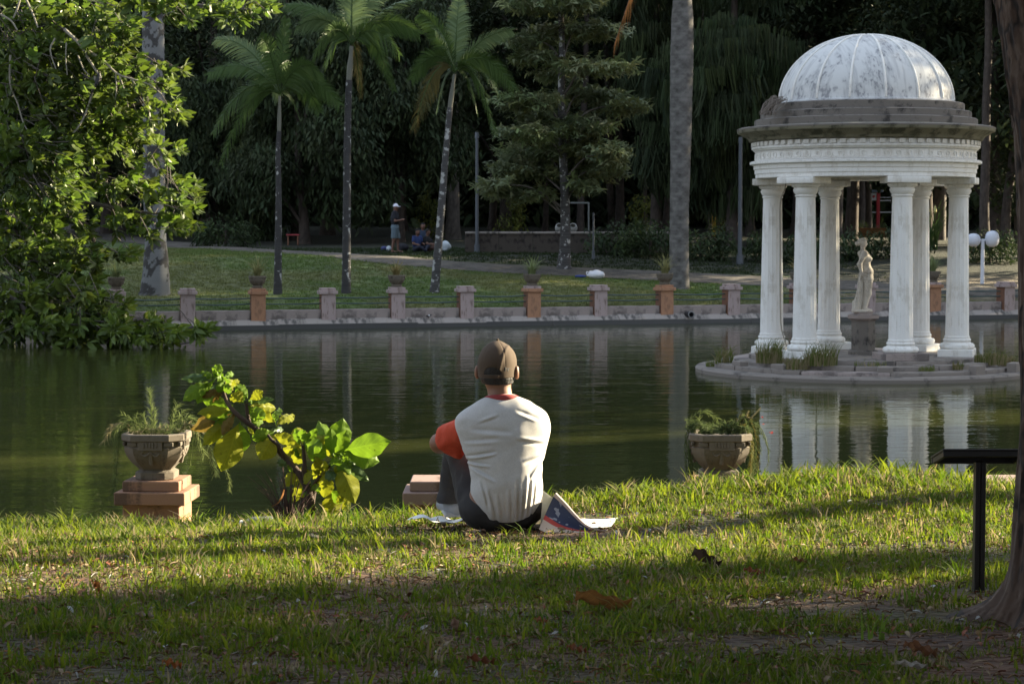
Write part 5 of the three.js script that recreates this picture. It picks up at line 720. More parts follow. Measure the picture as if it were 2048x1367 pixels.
  obj('sleeve', meshField(sleeve(-1, [-0.148, 0.466, -0.025], elbowL, 0.64), [-0.37, 0.22, -0.32], [-0.08, 0.56, 0.08], 0.007), red, man); obj('sleeve', meshField(sleeve(1, [0.125, 0.45, -0.06], elbowR, 0.7), [0.06, 0.24, -0.32], [0.32, 0.56, 0.08], 0.008), red, man);
  const collar = (r, y, w, h) => { const g = new THREE.TorusGeometry(r, w, 8, 48).rotateX(Math.PI / 2).scale(1, h, 0.92); return boxUV(g.rotateX(-0.2).translate(-0.003, y, -0.028)); };
  obj('collar', collar(0.07, 0.588, 0.0095, 1.7), dkred, man); obj('collar_edge', collar(0.063, 0.601, 0.005, 1.2), knit, man);
  // trousers
  const tr = blend([ell([0, 0.1, -0.01], [0.185, 0.112, 0.135]), cap([-0.1, 0.1, -0.06], kneeL, 0.098, 0.072), cap(kneeL, [ankL[0], 0.12, ankL[2]], 0.07, 0.062), cap([0.1, 0.1, -0.06], kneeR, 0.098, 0.07), cap(kneeR, [ankR[0], 0.12, ankR[2]], 0.068, 0.06), cap([ankL[0], 0.13, ankL[2]], [ankL[0] - 0.01, 0.085, ankL[2] + 0.01], 0.058, 0.068), cap([ankR[0], 0.13, ankR[2]], [ankR[0], 0.085, ankR[2]], 0.056, 0.064)], 0.03);
  const trF = (x, y, z) => Math.max(tr(x, y, z) - 0.022 * (fbm(x * 11 + y * 4, y * 16 + z * 9, z * 11, 3) - 0.5) - 0.005 * Math.sin(y * 60 + x * 40 + 4 * noise3(x * 6, y * 6, z * 6)) * sstep(0.2, 0.09, y) * (z < -0.35 ? 1 : 0.35), 0.065 * (z < -0.3 ? 1 : 0) - y, y - 0.5, Math.max(0.17 - Math.abs(x) * 0 - 1, y - 0.2 - Math.max(0, -z) * 0.8));
  obj('trousers', meshField(trF, [-0.36, -0.02, -0.62], [0.32, 0.5, 0.18], 0.0085), mat([0.03, 0.027, 0.027], 0.9, { map: T.cloth, bumpMap: T.cloth, bumpScale: 0.0005 }), man);
  // shoes
  for (const [a, s] of [[ankL, -1], [ankR, 1]]) { const f = blend([cap([a[0] + 0.012, 0.04, a[2] + 0.035], [a[0] - 0.03, 0.035, a[2] - 0.15], 0.043, 0.038), cap([a[0], 0.06, a[2]], [a[0], 0.1, a[2]], 0.045, 0.04)], 0.03); obj('shoe', meshField((x, y, z) => Math.max(f(x, y, z), 0.012 - y), [a[0] - 0.13, 0, a[2] - 0.25], [a[0] + 0.11, 0.14, a[2] + 0.12], 0.007), mat([0.24, 0.25, 0.27], 0.8), man); const so = obj('sole', boxUV(rbox(0.085, 0.024, 0.255, 0.011).translate(a[0] - 0.006, 0.014, a[2] - 0.06)), mat([0.4, 0.4, 0.4], 0.8), man); }
  // hair and cap
  const hairF = (x, y, z) => { const lx = (x - HX) * cy + (z + 0.06) * sy, lz = -(x - HX) * sy + (z + 0.06) * cy, ly = y - 0.735; return Math.max(smin(neck(x, y, z), skullF(x, y, z), 0.03) - 0.0025 - 0.0045 * sstep(-0.042, -0.052, ly) - 0.003 * noise3(x * 170, y * 60, z * 170), -0.078 + 0.6 * lx * lx + (lz > 0.02 ? 0 : (0.02 - lz) * 0.9) - ly, ly - 0.006, -0.05 - lz); };
  obj('hair', meshField(hairF, [-0.13, 0.65, -0.17], [0.1, 0.83, 0.07], 0.0042), mat([0.02, 0.017, 0.016], 0.7), man);
  const capBrown = mat([0.08, 0.052, 0.031], 0.9, { map: T.cloth, bumpMap: T.cloth, bumpScale: 0.0004 });
  const capF = inHead((x, y, z) => {
    const a = Math.atan2(x, z), top = clamp((y + 0.02) / 0.11), pin = 0.006 * Math.exp(-(x * x + z * z) / 0.0011);
    let d = ell([0, 0.012, 0.004], [0.088, 0.1, 0.108])(x, y < 0.012 ? 0.012 + (y - 0.012) * 0.4 : y, z) - pin - 0.0025 * (noise3(x * 22 + 5, y * 16, z * 22) - 0.5) * 2 - 0.004 * Math.exp(-Math.pow((x - 0.03 - y * 0.25) / 0.007, 2)) * (z > 0 ? 1 : 0);
    d += 0.0022 * Math.exp(-Math.pow(((a * 3 / Math.PI) % 1 + 1) % 1 - 0.5, 2) / 0.0012) * top;
    d = Math.max(d, -0.047 + (z < 0 ? -z * 0.15 : 0) - y);
    const hole = Math.max(ell([-0.006, -0.032, 0.118], [0.045, 0.036, 0.05])(x, y, z), -0.031 - y);                 // opening above the strap
    return Math.max(d, -hole);
  });
  obj('cap', meshField(capF, [-0.14, 0.665, -0.2], [0.11, 0.87, 0.07], 0.0036), capBrown, man);
  const visorF = inHead((x, y, z) => Math.max(Math.abs(y + 0.022 + 3.2 * x * x + 0.12 * (-z - 0.1)) - 0.004, (Math.hypot(x / 0.082, (z + 0.095) / 0.085) - 1) * 0.08, z + 0.07));
  obj('cap_visor', meshField(visorF, [-0.16, 0.63, -0.28], [0.14, 0.75, -0.08], 0.0036), capBrown, man);
  const bt = obj('cap_button', boxUV(new THREE.SphereGeometry(0.0075, 12, 8)), capBrown, man); bt.position.set(HX, 0.853, -0.056);

  // papers he sits on
  const paperTex = texture(512, (u, v) => { const row = Math.floor(v * 64), ink = (row % 3 < 2 && tnoise(u, v, 256, 64, 660) > 0.45 && (u * 4 % 1) > 0.08 && v % 0.25 > 0.05) ? 1 : 0, pic = tnoise(u, v, 4, 4, 670) > 0.72 ? 1 : 0; return c3(c3([0.72, 0.72, 0.7], [0.4, 0.42, 0.45], ink * 0.5), [0.45, 0.55, 0.62], pic * 0.5); });
  const paper = mat([1, 1, 1], 0.85, { map: paperTex });
  const W = (px, py, D) => at(px, py, D);
  const sheet = (name, label, f, m = paper, nu = 24, nv = 12) => tag(obj(name, grid(nu, nv, f), m), label, 'newspaper');
  sheet('newspaper', 'white newspaper sheets spread on grass under the left shoe of the man', (u, v) => { const x = mix(-0.5, -0.1, u) + 0.04 * v, z = mix(-9.62, -9.0 - 0.38 * (1 - u), v); return V(x, groundH(x, z) + 0.045 + 0.012 * Math.sin(u * 7 + v * 3) + 0.008 * Math.sin(u * 19 - v * 5) + 0.035 * Math.exp(-Math.pow((u - 0.15) / 0.1, 2)) * v, z); });
  const mg = thing('magazine', 'thick folded newspaper with dark blue and red cover bent beside his hip', 'newspaper', [0, 0, 0]);
  // its upper edge runs down from the hip to the grass; the cover hangs in front of it, the pages lie behind
  const E = [[1108, 990, 8.95], [1128, 1010, 8.93], [1150, 1034, 8.9], [1170, 1052, 8.88], [1192, 1061, 8.86], [1213, 1062, 8.85]].map((q) => W(...q)), edge = new THREE.CatmullRomCurve3(E);
  const cov = texture(256, (u, v) => (v > 0.72 - 0.1 * u ? [0.5, 0.4, 0.33] : v > 0.6 - 0.15 * u ? [0.4, 0.03, 0.02] : tfbm(u, v, 7, 7, 680, 3) > 0.74 ? [0.25, 0.27, 0.33] : [0.022, 0.032, 0.08]));
  const foot = [W(1078, 1058, 8.9), W(1096, 1066, 8.86), W(1150, 1067, 8.84), W(1213, 1064, 8.845)], footC = new THREE.CatmullRomCurve3(foot);
  obj('cover', grid(20, 10, (u, v) => edge.getPoint(u).lerp(footC.getPoint(u), v).add(V(0, 0, -0.02 * Math.sin(v * 3)))).scale(1, 1, 1), (() => { const m = mat([1, 1, 1], 0.5, { map: cov }); return m; })(), mg);
  obj('pages', tube(E.map((q) => q.clone().add(V(0.004, 0.003, -0.004))), (q) => mix(0.011, 0.004, q), 40, 8), mat([0.55, 0.44, 0.38], 0.9), mg);
  const back = [W(1100, 1010, 9.35), W(1150, 1040, 9.35), W(1195, 1040, 9.3), W(1236, 1036, 9.28)].map((q) => q), backC = new THREE.CatmullRomCurve3(back);
  const edge2 = new THREE.CatmullRomCurve3([...E.slice(0, 5), W(1222, 1056, 8.87)]);
  obj('top_page', grid(20, 10, (u, v) => { const q = edge2.getPoint(u).lerp(backC.getPoint(u), v); q.y = Math.max(q.y + 0.006 * Math.sin(v * 6 + u * 4), groundH(q.x, q.z) + 0.02); return q; }), paper, mg);
  obj('loose_page', grid(6, 10, (u, v) => { const a = W(mix(1086, 1112, v) + 2 * u, mix(980, 1000, v), 8.97), b = W(mix(1080, 1098, v), 1052, 8.94); return a.lerp(b, u).add(V(0, 0, 0.01 * Math.sin(u * 5))); }), mat([0.62, 0.6, 0.5], 0.8, { transmission: 0.3, thickness: 0 }), mg);
  mg.position.set(0, 0, 0);
}
// ---------------------------------------------------------------- people and things on the far side
const cloth = (r, g, b) => mat([r, g, b], 0.9);
const darkSkin = mat([0.16, 0.08, 0.055], 0.6);
function farHead(c) { return blend([ell(c, [0.075, 0.105, 0.09]), ell([c[0] + 0.02, c[1] - 0.05, c[2]], [0.06, 0.06, 0.06]), cap([c[0] + 0.085, c[1] - 0.005, c[2]], [c[0] + 0.1, c[1] - 0.025, c[2]], 0.012, 0.016)], 0.02); }
{ // standing, facing right, arms held forward
  const q = onGround(790, 505, 50), t = thing('person', 'standing person in white cap, black shirt and grey-blue shorts under trees', 'person', q.toArray()); t.scale.setScalar(98 / 4060 * -q.z / 1.71);
  const body = blend([farHead([0.03, 1.58, 0]), cap([0, 1.4, 0], [0.02, 1.5, 0], 0.06), ell([0, 1.2, 0], [0.13, 0.25, 0.17]), cap([0, 1.37, 0.17], [0.02, 1.1, 0.22], 0.05, 0.04), cap([0.02, 1.1, 0.22], [0.27, 1.14, 0.12], 0.04, 0.03), cap([0, 1.37, -0.17], [0.04, 1.1, -0.2], 0.05, 0.04), cap([0.04, 1.1, -0.2], [0.27, 1.15, -0.08], 0.04, 0.03), cap([0.26, 1.14, 0.1], [0.34, 1.16, 0.05], 0.03, 0.02), cap([0.26, 1.15, -0.08], [0.34, 1.16, -0.04], 0.03, 0.02), cap([0, 0.9, 0.09], [-0.04, 0.48, 0.1], 0.09, 0.06), cap([-0.04, 0.48, 0.1], [-0.1, 0.06, 0.1], 0.055, 0.035), cap([0, 0.9, -0.09], [0.08, 0.48, -0.1], 0.09, 0.06), cap([0.08, 0.48, -0.1], [0.1, 0.06, -0.1], 0.055, 0.035), cap([-0.1, 0.04, 0.1], [0.05, 0.03, 0.11], 0.035, 0.03), cap([0.1, 0.04, -0.1], [0.25, 0.03, -0.1], 0.035, 0.03)], 0.04);
  obj('body', meshField(body, [-0.25, -0.02, -0.35], [0.45, 1.72, 0.35], 0.018), darkSkin, t);
  obj('shirt', meshField((x, y, z) => Math.max(blend([ell([0, 1.18, 0], [0.155, 0.3, 0.19]), cap([0, 1.4, 0.17], [0.02, 1.22, 0.21], 0.07), cap([0, 1.4, -0.17], [0.03, 1.22, -0.2], 0.07)], 0.05)(x, y, z), 0.9 - y), [-0.25, 0.85, -0.35], [0.25, 1.55, 0.35], 0.018), cloth(0.012, 0.013, 0.02), t);
  obj('shorts', meshField((x, y, z) => Math.max(blend([ell([0, 0.88, 0], [0.15, 0.14, 0.18]), cap([0, 0.85, 0.09], [-0.03, 0.5, 0.1], 0.12, 0.11), cap([0.01, 0.85, -0.09], [0.08, 0.5, -0.1], 0.12, 0.11)], 0.04)(x, y, z), 0.5 - y), [-0.25, 0.45, -0.3], [0.28, 1.05, 0.3], 0.018), cloth(0.1, 0.14, 0.17), t);
  obj('cap', meshField((x, y, z) => Math.min(Math.max(ell([0.03, 1.6, 0], [0.1, 0.11, 0.095])(x, y, z), 1.6 - y), Math.max(ell([0.12, 1.605, 0], [0.09, 0.014, 0.07])(x, y, z), 0.05 - x)), [-0.12, 1.55, -0.14], [0.25, 1.75, 0.14], 0.012), cloth(0.75, 0.75, 0.85), t);
}
function sitter(label, px, py, shirt, trousers, face, leanBack) {
  const q = onGround(px, py, 50), t = thing('person', label, 'person', q.toArray(), face); t.scale.setScalar(46 / 4060 * -q.z / 0.86);
  const body = blend([farHead([-0.02, 0.76, 0]), cap([-0.06, 0.58, 0], [-0.03, 0.68, 0], 0.055), ell([-0.08, 0.36, 0], [0.12, 0.24, 0.17]), cap([-0.06, 0.55, 0.17], [0.0, 0.32, 0.22], 0.05, 0.04), cap([0, 0.32, 0.22], [0.2, 0.28, 0.14], 0.04, 0.03), cap([-0.06, 0.55, -0.17], [0.0, 0.32, -0.22], 0.05, 0.04), cap([0, 0.32, -0.22], [0.22, 0.3, -0.12], 0.04, 0.03), cap([0.19, 0.28, 0.14], [0.27, 0.27, 0.1], 0.03, 0.02), cap([0.21, 0.3, -0.12], [0.29, 0.29, -0.08], 0.03, 0.02)], 0.04), legs = blend([ell([-0.06, 0.11, 0], [0.17, 0.11, 0.18]), cap([0, 0.12, 0.1], [0.38, 0.2, 0.22], 0.09, 0.06), cap([0.38, 0.2, 0.22], [0.5, 0.06, -0.02], 0.06, 0.04), cap([0, 0.12, -0.1], [0.38, 0.22, -0.2], 0.09, 0.06), cap([0.38, 0.22, -0.2], [0.46, 0.06, 0.02], 0.06, 0.04)], 0.04);
  obj('body', meshField((x, y, z) => smin(body(x, y, z), legs(x, y, z) + 0.012, 0.04), [-0.3, -0.02, -0.35], [0.65, 0.9, 0.35], 0.02), darkSkin, t);
  obj('shirt', meshField((x, y, z) => Math.max(blend([ell([-0.08, 0.36, 0], [0.145, 0.27, 0.19]), cap([-0.06, 0.56, 0.16], [-0.02, 0.42, 0.2], 0.065), cap([-0.06, 0.56, -0.16], [-0.02, 0.42, -0.2], 0.065)], 0.05)(x, y, z), 0.14 - y), [-0.3, 0.1, -0.35], [0.2, 0.68, 0.35], 0.02), shirt, t);
  obj('trousers', meshField((x, y, z) => legs(x, y, z), [-0.3, -0.02, -0.35], [0.65, 0.35, 0.35], 0.02), trousers, t);
  obj('hair', meshField((x, y, z) => Math.max(ell([-0.035, 0.78, 0], [0.085, 0.1, 0.09])(x, y, z), 0.74 - y - (x < -0.04 ? 0.05 : 0)), [-0.15, 0.66, -0.12], [0.08, 0.9, 0.12], 0.016), cloth(0.012, 0.01, 0.01), t);
}
sitter('person in blue top seated on the ground left of two sitters', 836, 504, cloth(0.025, 0.045, 0.14), cloth(0.015, 0.018, 0.035), -0.9);
sitter('person in black top seated on the ground beside the slender palm', 857, 504, cloth(0.01, 0.01, 0.012), cloth(0.09, 0.05, 0.04), -0.2);
sitter('dim person in dark blue sitting behind the other two sitters', 846, 492, cloth(0.02, 0.032, 0.06), cloth(0.02, 0.02, 0.03), -1.3);
const lumpy = (r, seed, k = 9) => meshField((x, y, z) => Math.max(ell([0, r[1] * 0.9, 0], r)(x, y, z) - 0.22 * Math.min(...r) * (noise3(x * k + seed, y * k, z * k) - 0.5) * 2, -y), [-r[0] * 1.4, -0.01, -r[2] * 1.4], [r[0] * 1.4, r[1] * 2.4, r[2] * 1.4], Math.max(...r) / 14);
{ const q = onGround(777, 502, 50); tag(obj('white_bag', lumpy([0.07, 0.08, 0.07], 3), cloth(0.5, 0.55, 0.6)), 'small white bag on ground at the feet of standing person', 'bag').position.copy(q); const r = onGround(768, 501, 50); tag(obj('blue_bag', lumpy([0.09, 0.07, 0.08], 13), cloth(0.05, 0.06, 0.16)), 'small dark blue bag left of the standing person', 'bag').position.copy(r); const s = onGround(890, 502, 50); tag(obj('white_bag', lumpy([0.16, 0.15, 0.12], 23), cloth(0.5, 0.55, 0.58)), 'pale bag standing between slender palm and thick brown trunk', 'bag').position.copy(s); const u = onGround(805, 503, 50); tag(obj('backpack', lumpy([0.16, 0.12, 0.12], 33), cloth(0.015, 0.015, 0.02)), 'black backpack on ground between standing person and sitters', 'bag').position.copy(u); }
{ const q = onGround(1193, 557, 40), t = thing('plastic_bag', 'crumpled white plastic bag lying on the far lawn', 'bag', q.toArray()); obj('body', lumpy([0.2, 0.11, 0.13], 43, 12), mat([0.8, 0.8, 0.86], 0.6, { transmission: 0.15, thickness: 0 }), t); obj('handle', tube([V(-0.15, 0.12, 0), V(-0.24, 0.17, 0.02), V(-0.22, 0.08, 0.03), V(-0.14, 0.07, 0.03)], 0.012, 14, 6), mat([0.8, 0.8, 0.86], 0.6), t); const r = onGround(1162, 555, 40); tag(obj('blue_bag', lumpy([0.15, 0.035, 0.1], 53, 14), mat([0.02, 0.045, 0.2], 0.7)), 'flat crumpled blue bag left of the white plastic bag', 'bag').position.copy(r); }
{ const q = onGround(586, 490, 40), t = thing('red_seat', 'low red plank seat under the trees between left and middle palms', 'seat', q.toArray()); obj('plank', boxUV(rbox(0.4, 0.04, 0.25, 0.01).translate(0, 0.32, 0)), mat([0.4, 0.05, 0.06], 0.6), t); for (const s of [-1, 1]) obj('leg', boxUV(rbox(0.04, 0.3, 0.2, 0.008).translate(s * 0.15, 0.15, 0)), M.brown, t); }
// lamp posts and thin poles
const poleAt = (name, label, px, py, top, r, cat) => { const q = onGround(px, py, 40), D = -q.z, h = at(px, top, D).y - q.y, t = thing(name, label, cat, q.toArray()); obj('shaft', boxUV(new THREE.CylinderGeometry(r * 0.8, r, h + 0.1, 12).translate(0, h / 2 - 0.05, 0)), M.pole, t); obj('foot', boxUV(new THREE.CylinderGeometry(r * 1.5, r * 1.6, 0.3, 12).translate(0, 0.1, 0)), M.pole, t); return [t, h]; };
{ const [t, h] = poleAt('lamp_post', 'thin grey lamp post left of the layered tree', 954, 506, 270, 0.05, 'lamp post'); obj('lamp_head', boxUV(new THREE.CylinderGeometry(0.05, 0.06, 0.16, 12).translate(0, h, 0)), M.pole, t); }
{ const [t, h] = poleAt('lamp_post', 'tall blue-grey lamp post just left of the temple', 1480, 528, 280, 0.06, 'lamp post'); obj('lamp_head', boxUV(new THREE.CylinderGeometry(0.05, 0.06, 0.16, 12).translate(0, h, 0)), M.pole, t); }
{ const [t] = poleAt('young_tree', 'thin pale sapling stake right of the layered tree', 1187, 520, 425, 0.028, 'sapling'); }
{ const q = at(1965, 580, 51.2); q.y = groundH(q.x, q.z); const t = thing('globe_lamp', 'white lamp post with two white globes right of the temple', 'lamp post', q.toArray()), k = 51.2 / 4060, wht = mat([0.62, 0.64, 0.7], 0.5); obj('post', boxUV(new THREE.CylinderGeometry(0.045, 0.05, 1.12, 14).translate(0, 0.56, 0)), wht, t); obj('crossbar', boxUV(rbox(0.5, 0.05, 0.05, 0.01).translate(0, 1.1, 0)), wht, t); const gl = boxUV(lathe([[0.002, -0.2], [0.06, -0.192], [0.11, -0.168], [0.15, -0.12], [0.172, -0.05], [0.174, 0.03], [0.16, 0.1], [0.125, 0.155], [0.07, 0.188], [0.002, 0.198]], 32)); for (const s of [-1, 1]) { const o = obj('globe', gl, wht, t); o.position.set(s * 0.235, 1.1 + (s > 0 ? 0.03 : 0), 0); o.scale.set(1, s > 0 ? 1.05 : 0.85, 1); } }
// low wall, bins, frame, playground bits
{ const WD = 56.5, w = thing('low_wall', 'low dark wall with pale coping behind the layered tree', 'wall', [0, 0, 0]); for (let i = 0; i < 6; i++) { const px0 = 930 + i * 68, a = at(px0, 500, WD), b = at(px0 + 67.4, 500, WD), x = (a.x + b.x) / 2, L = b.x - a.x, y = at(px0, 465, WD).y; const s = obj('wall_panel', boxUV(rbox(L, 0.8, 0.25, 0.01)), stone(T.grey, 0.01, 0.95, [0.45, 0.42, 0.4]), w); s.position.set(x, y - 0.43, -WD); const c = obj('coping', boxUV(rbox(L, 0.06, 0.32, 0.012)), M.curb, w); c.position.set(x, y, -WD); } }
{ const g = (() => { const s = new THREE.SphereGeometry(0.16, 28, 18, 0, 6.2832, 0.75, 2.2); return s; })(), ring = new THREE.TorusGeometry(0.112, 0.016, 8, 28).rotateX(Math.PI / 2).translate(0, 0.117, 0); [[1119, 'round pale concrete bin on the low wall left of layered tree trunk'], [1146, 'round pale concrete bin on the low wall right of layered tree trunk']].forEach(([px, label]) => { const q = at(px, 456, 57), t = thing('round_bin', label, 'bin', q.toArray()), m = mat([0.3, 0.3, 0.28], 0.9), _ = t.scale.setScalar(0.8), b = obj('bowl', boxUV(g.clone().rotateX(0.75)), m, t), r = obj('rim', boxUV(ring.clone().rotateX(0.75)), m, t); obj('stand', boxUV(new THREE.CylinderGeometry(0.07, 0.09, 0.3, 12).translate(0, -0.2, 0)), m, t); }); }
{ const q = at(1163, 462, 62), k = 62 / 4060, t = thing('pipe_gate', 'pale metal pipe gate behind the round bins', 'gate', q.toArray()), m = mat([0.12, 0.13, 0.12], 0.7); obj('upright', boxUV(rbox(0.05, 0.95, 0.05, 0.01).translate(-0.42, 0.4, 0)), m, t); obj('upright', boxUV(rbox(0.05, 0.95, 0.05, 0.01).translate(0.22, 0.4, 0)), m, t); obj('top_bar', boxUV(rbox(0.64, 0.05, 0.045, 0.01).translate(-0.1, 0.86, 0)), m, t); }
{ const D = 80, k = D / 4060, P = (px, py) => at(px, py, D); const t = thing('play_tower', 'red post play frame with white panels seen through the temple', 'play equipment', P(1756, 462).toArray()), m = mat([0.32, 0.02, 0.03], 0.6), wht = mat([0.42, 0.45, 0.5], 0.6); obj('post', boxUV(rbox(0.13, 1.75, 0.13, 0.01).translate(0, 0.75, 0)), m, t); obj('panel', boxUV(rbox(0.26, 0.3, 0.03, 0.01).translate(-0.18, 1.35, 0.03)), wht, t); obj('heart', boxUV(rbox(0.1, 0.09, 0.02, 0.01).rotateZ(0.78).translate(-0.18, 1.36, 0.05)), m, t); obj('roof', boxUV(rbox(0.5, 0.09, 0.4, 0.02).translate(-0.08, 1.57, 0)), mat([0.1, 0.14, 0.18], 0.6), t); for (const [x, y, w, h] of [[0.25, 1.2, 0.5, 0.05], [-0.27, 0.5, 0.05, 0.5], [0.15, 0.74, 0.85, 0.05], [0.25, 1.32, 0.5, 0.03]]) obj('bar', boxUV(rbox(w, h, 0.05, 0.008).translate(x, y, 0.02)), wht, t); const pl = thing('planter', 'long orange planter box behind the temple', 'planter', at(1730, 470, 77).toArray()); obj('box', boxUV(rbox(1.6, 0.55, 0.4, 0.02)), mat([0.13, 0.06, 0.015], 0.8), pl); copies('foliage', CL.bush, L.bush, Array.from({ length: 14 }, () => ({ p: V(ru(-0.75, 0.75), ru(0.3, 0.45), ru(-0.1, 0.2)), r: [0, ru(0, 6), 0], s: ru(0.3, 0.6), c: tint() })), pl); const yp = thing('yellow_post', 'yellow painted post in the wood right of big palm', 'post', at(1426, 470, 78).toArray()); obj('shaft', boxUV(rbox(0.2, 0.75, 0.2, 0.02).translate(0, 0.3, 0)), mat([0.34, 0.2, 0.01], 0.7), yp); obj('cap', boxUV(rbox(0.24, 0.06, 0.24, 0.015).translate(0, 0.7, 0)), mat([0.34, 0.2, 0.01], 0.7), yp); }
{ const q = at(1862, 500, 62); q.y = groundH(q.x, q.z); const t = thing('spiky_shrub', 'spiky long-leaved shrub with pale flower spikes right of temple centre', 'shrub', q.toArray()); obj('leaves', tuftG(60, 1.5, 0.05, 0.8, 880), L.palm, t); for (const [x, y] of [[-0.12, 1.1], [0.1, 1.1]]) { const o = obj('flower_spike', boxUV(lathe([[0.005, 0], [0.05, 0.06], [0.04, 0.16], [0.004, 0.26]], 10)), mat([0.55, 0.5, 0.2], 0.8), t); o.position.set(x, y, 0.1); } }
for (const [px, py, label] of [[1300, 510, 'dark shrubs in front of the low wall by the big palm'], [1245, 505, 'dark shrub bank right of the layered tree trunk'], [1400, 515, 'dark shrub row right of the big palm trunk'], [1560, 520, 'dark shrubs behind the leftmost temple column'], [1660, 515, 'dark shrubs behind the statue at left'], [1790, 515, 'dark shrubs behind the statue at right'], [1980, 520, 'dark shrubs behind the double globe lamp'], [450, 490, 'low dark shrub by the path under the left trees'], [1450, 450, 'bright undergrowth right of big palm'], [1020, 430, 'sunlit yellow-green shrub behind the low wall'], [1285, 460, 'pale green shrub behind the low wall left of big palm'], [855, 445, 'yellow-green bush behind the seated people']]) { const lit = py < 480, q = lit ? at(px, py, 70) : onGround(px, py + 4, 45); q.y = groundH(q.x, q.z); const t = thing('shrub', label, 'shrub', q.toArray()); obj('stem', tube([V(0, -0.1, 0), V(0.03, 0.5, 0)], 0.04, 4, 6), M.darkBark, t); crown([{ c: V(0, lit ? 0.8 : 0.4, 0), r: lit ? [0.5, 0.8, 0.4] : [1.0, 0.45, 0.6], n: lit ? 26 : 60 }], CL.bush, lit ? leafMat([0.11, 0.13, 0.03], 0.4) : L.bush, t, [0.7, 1.2], 0.4); }
// pipe and bird at the far waterline
{ const s = along(1378), t = thing('drain_pipe', 'dark pipe stub sticking out of far kerb below the big palm', 'pipe', FL(s, 0.03, 0.2).toArray(), FT); const g = boxUV(lathe([[0.05, 0], [0.065, 0], [0.065, 0.25], [0.05, 0.25], [0.05, 0]], 20).rotateX(Math.PI / 2).translate(0, 0, -0.12)); obj('pipe', g, mat([0.03, 0.03, 0.035], 0.6), t); obj('collar', boxUV(new THREE.TorusGeometry(0.065, 0.014, 8, 24).translate(0, 0, 0.12)), mat([0.2, 0.2, 0.2], 0.7), t); }
function bird(label, pos, turn, len, tail, pitch) { const t = thing('bird', label, 'bird', pos, turn), m = mat([0.018, 0.017, 0.018], 0.6), k = len; const f = blend([ell([0, 0, 0], [0.4 * k, 0.2 * k, 0.18 * k]), ell([0.38 * k, 0.16 * k, 0], [0.15 * k, 0.14 * k, 0.13 * k]), cap([0.2 * k, 0.05 * k, 0], [0.36 * k, 0.14 * k, 0], 0.14 * k, 0.1 * k), cap([-0.3 * k, -0.02 * k, 0], [-0.55 * k - tail, -0.06 * k, 0], 0.09 * k, 0.05 * k)], 0.06 * k); const g = (o) => { o.rotation.z = pitch; return o; }; g(obj('body', meshField(f, [-0.75 * k - tail, -0.3 * k, -0.25 * k], [0.6 * k, 0.36 * k, 0.25 * k], 0.03 * k), m, t)); g(obj('beak', boxUV(new THREE.ConeGeometry(0.05 * k, 0.2 * k, 10).rotateZ(-Math.PI / 2).translate(0.58 * k, 0.15 * k, 0)), mat([0.12, 0.1, 0.07], 0.5), t)); for (const s of [-1, 1]) { g(obj('wing', boxUV(new THREE.SphereGeometry(1, 16, 10).scale(0.36 * k, 0.14 * k, 0.05 * k).rotateZ(0.12).translate(-0.1 * k, 0.03 * k, s * 0.17 * k)), m, t)); obj('leg', tube([V(0.02 * k, -0.15 * k, s * 0.06 * k), V(0.03 * k, -0.42 * k, s * 0.06 * k)], 0.018 * k, 3, 5), m, t); } return t; }
{ const b = bird('small dark bird with a white mark on the far kerb', FL(along(858), -0.02, 0.24).toArray(), FT + Math.PI, 0.12, 0, -0.45); const o = obj('white_patch', boxUV(new THREE.SphereGeometry(0.02, 10, 8).translate(0.0, 0.01, -0.024)), mat([0.6, 0.6, 0.6], 0.7), b); }
bird('black long-tailed bird perched on pale bare branch among the left leaves', at(196, 160, 36.9).toArray(), 0.3, 0.24, 0.22, 1.05);
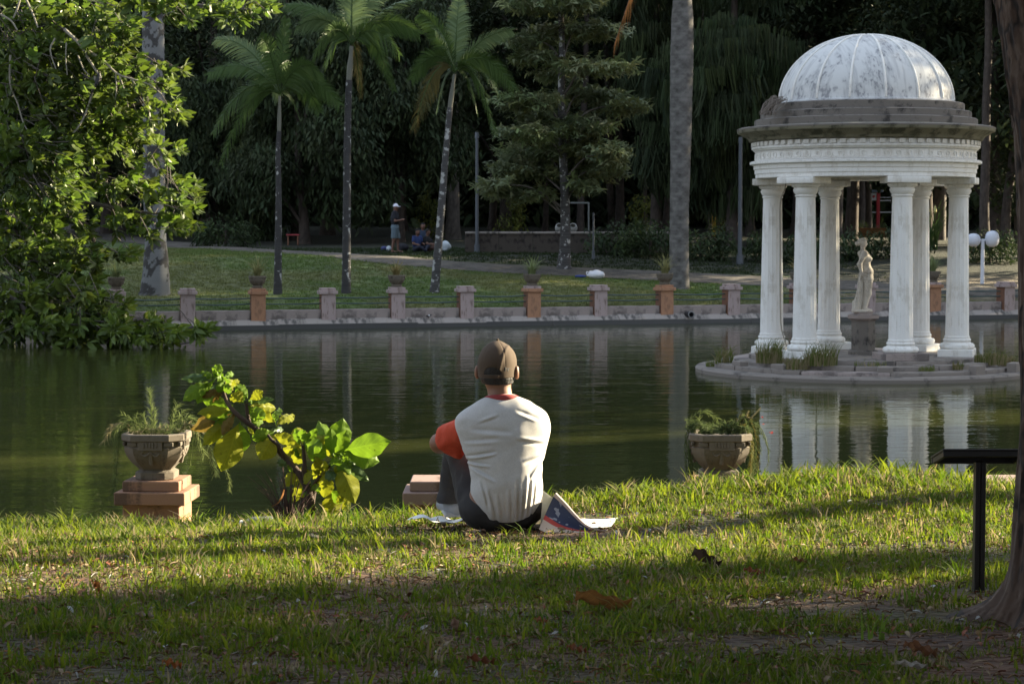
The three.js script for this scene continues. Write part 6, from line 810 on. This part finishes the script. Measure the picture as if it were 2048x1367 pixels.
// ---------------------------------------------------------------- grass and litter
{
  const tuft = (n, h, w, spread, seed) => { const r = rng(seed), l = []; for (let i = 0; i < n; i++) { const a = r() * 6.283, k = h * (0.45 + 0.75 * r()), o = 0.2 + 0.9 * r(), ww = w * (0.7 + 0.6 * r()); l.push(grid(1, 3, (u, v) => V((u - 0.5) * ww * (1 - v * v * 0.9), k * (v - 0.35 * o * v * v), o * k * 0.8 * v * v)).rotateY(a).translate((r() - 0.5) * spread, -0.004, (r() - 0.5) * spread)); } return join(l); };
  const near = [tuft(10, 0.034, 0.0058, 0.1, 1), tuft(8, 0.046, 0.0062, 0.09, 2), tuft(14, 0.02, 0.0055, 0.12, 3), tuft(5, 0.085, 0.008, 0.05, 4)], lists = [[], [], [], []];
  for (let i = 0; i < 42000; i++) {
    const z = -mix(4.4, 10.72, Math.pow(rand(), 0.85)), x = ru(-1, 1) * (0.262 * -z + 0.35), n = fbm(x * 2.2, 9, z * 2.2, 3), edge = sstep(-9.2, -10.3, z), bare = sstep(0.2, 1.3, x) * sstep(-7.0, -5.9, z);
    if (rand() > 0.22 + 0.9 * sstep(0.4, 0.62, n) + edge * 0.5 - bare * 0.6) continue;
    if (x > -0.56 && x < 0.5 && z < (x > 0.08 ? -8.55 : -8.8) && z > -9.72 && rand() < 0.85) continue;
    const kind = rand() < 0.05 + edge * 0.1 ? 3 : rand() < 0.4 ? 0 : rand() < 0.5 ? 1 : 2, dry = rand() < 0.16, s = ru(0.6, 1.1) * (1 + 0.3 * edge);
    const c = dry ? c3([0.2, 0.15, 0.07], [0.26, 0.22, 0.12], rand()) : c3([0.055, 0.11, 0.006], [0.17, 0.2, 0.012], rand());
    lists[kind].push({ p: V(x, groundH(x, z), z), r: [ru(-0.2, 0.2), ru(0, 6.28), ru(-0.2, 0.2)], s, c });
  }
  const gm = leafMat([1, 1, 1], 0.6, 0.06);
  lists.forEach((l, k) => tag(copies('grass', near[k], gm, l), ['short green grass blades of the near lawn', 'medium green grass blades of the near lawn', 'low matted turf of the near lawn', 'taller bright grass blades scattered on the near lawn'][k], 'grass'));
  // dead bits between the blades
  const bit = grid(2, 3, (u, v) => V((u - 0.5) * 0.012 * Math.sin(3.14 * (0.1 + 0.8 * v)), 0.004 * Math.sin(v * 4) + 0.006 * Math.abs(u - 0.5), 0.03 * (v - 0.5))), bits = [];
  for (let i = 0; i < 13000; i++) { const z = -mix(4.4, 10.5, Math.pow(rand(), 0.8)), x = ru(-1, 1) * (0.262 * -z + 0.3), k = rand(); bits.push({ p: V(x, groundH(x, z) + ru(0.004, 0.018), z), r: [ru(-0.5, 0.5), ru(0, 6.28), ru(-0.5, 0.5)], s: i < 5000 ? [ru(0.5, 1.3), 1, ru(0.4, 1.5)] : [ru(0.15, 0.4), 1, ru(0.3, 1.3)], c: k < 0.55 ? [0.12 + 0.12 * rand(), 0.06 + 0.05 * rand(), 0.03] : k < 0.965 ? [0.26, 0.19, 0.11] : [0.42, 0.42, 0.4] }); }
  tag(copies('leaf_litter', bit, mat([1, 1, 1], 0.8), bits), 'scattered dead leaf bits and twigs in the near grass', 'leaf litter');
  // far lawn
  const far = [tuft(7, 0.06, 0.012, 0.12, 5), tuft(8, 0.045, 0.014, 0.14, 6)], fl = [[], []];
  for (let i = 0; i < 42000; i++) {
    const s = ru(-17, 12), d = 0.36 + ru(0, 16), q = FL(s, -d); if (d > pathD(q.x) - 0.9 && d < pathD(q.x) + 0.9) continue; const past = d > pathD(q.x); if (past && rand() < 0.6) continue; if (Math.abs(q.x) > 0.262 * -q.z + 1) continue;
    if (q.x > 6.5 && d < 6.5 && rand() < 0.8) continue;
    q.y = groundH(q.x, q.z); const n = fbm(q.x * 0.5, 2, q.z * 0.5, 4);
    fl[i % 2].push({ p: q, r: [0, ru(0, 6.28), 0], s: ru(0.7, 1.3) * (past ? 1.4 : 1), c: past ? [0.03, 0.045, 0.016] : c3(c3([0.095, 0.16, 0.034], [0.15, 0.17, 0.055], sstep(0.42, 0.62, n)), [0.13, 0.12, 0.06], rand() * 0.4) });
  }
  fl.forEach((l, k) => tag(copies('lawn_grass', far[k], leafMat([1, 1, 1], 0.25), l), ['upright blades of the mown lawn across the lake', 'matted blades of the mown lawn across the lake'][k], 'grass'));
}
renderer.render(scene, camera);
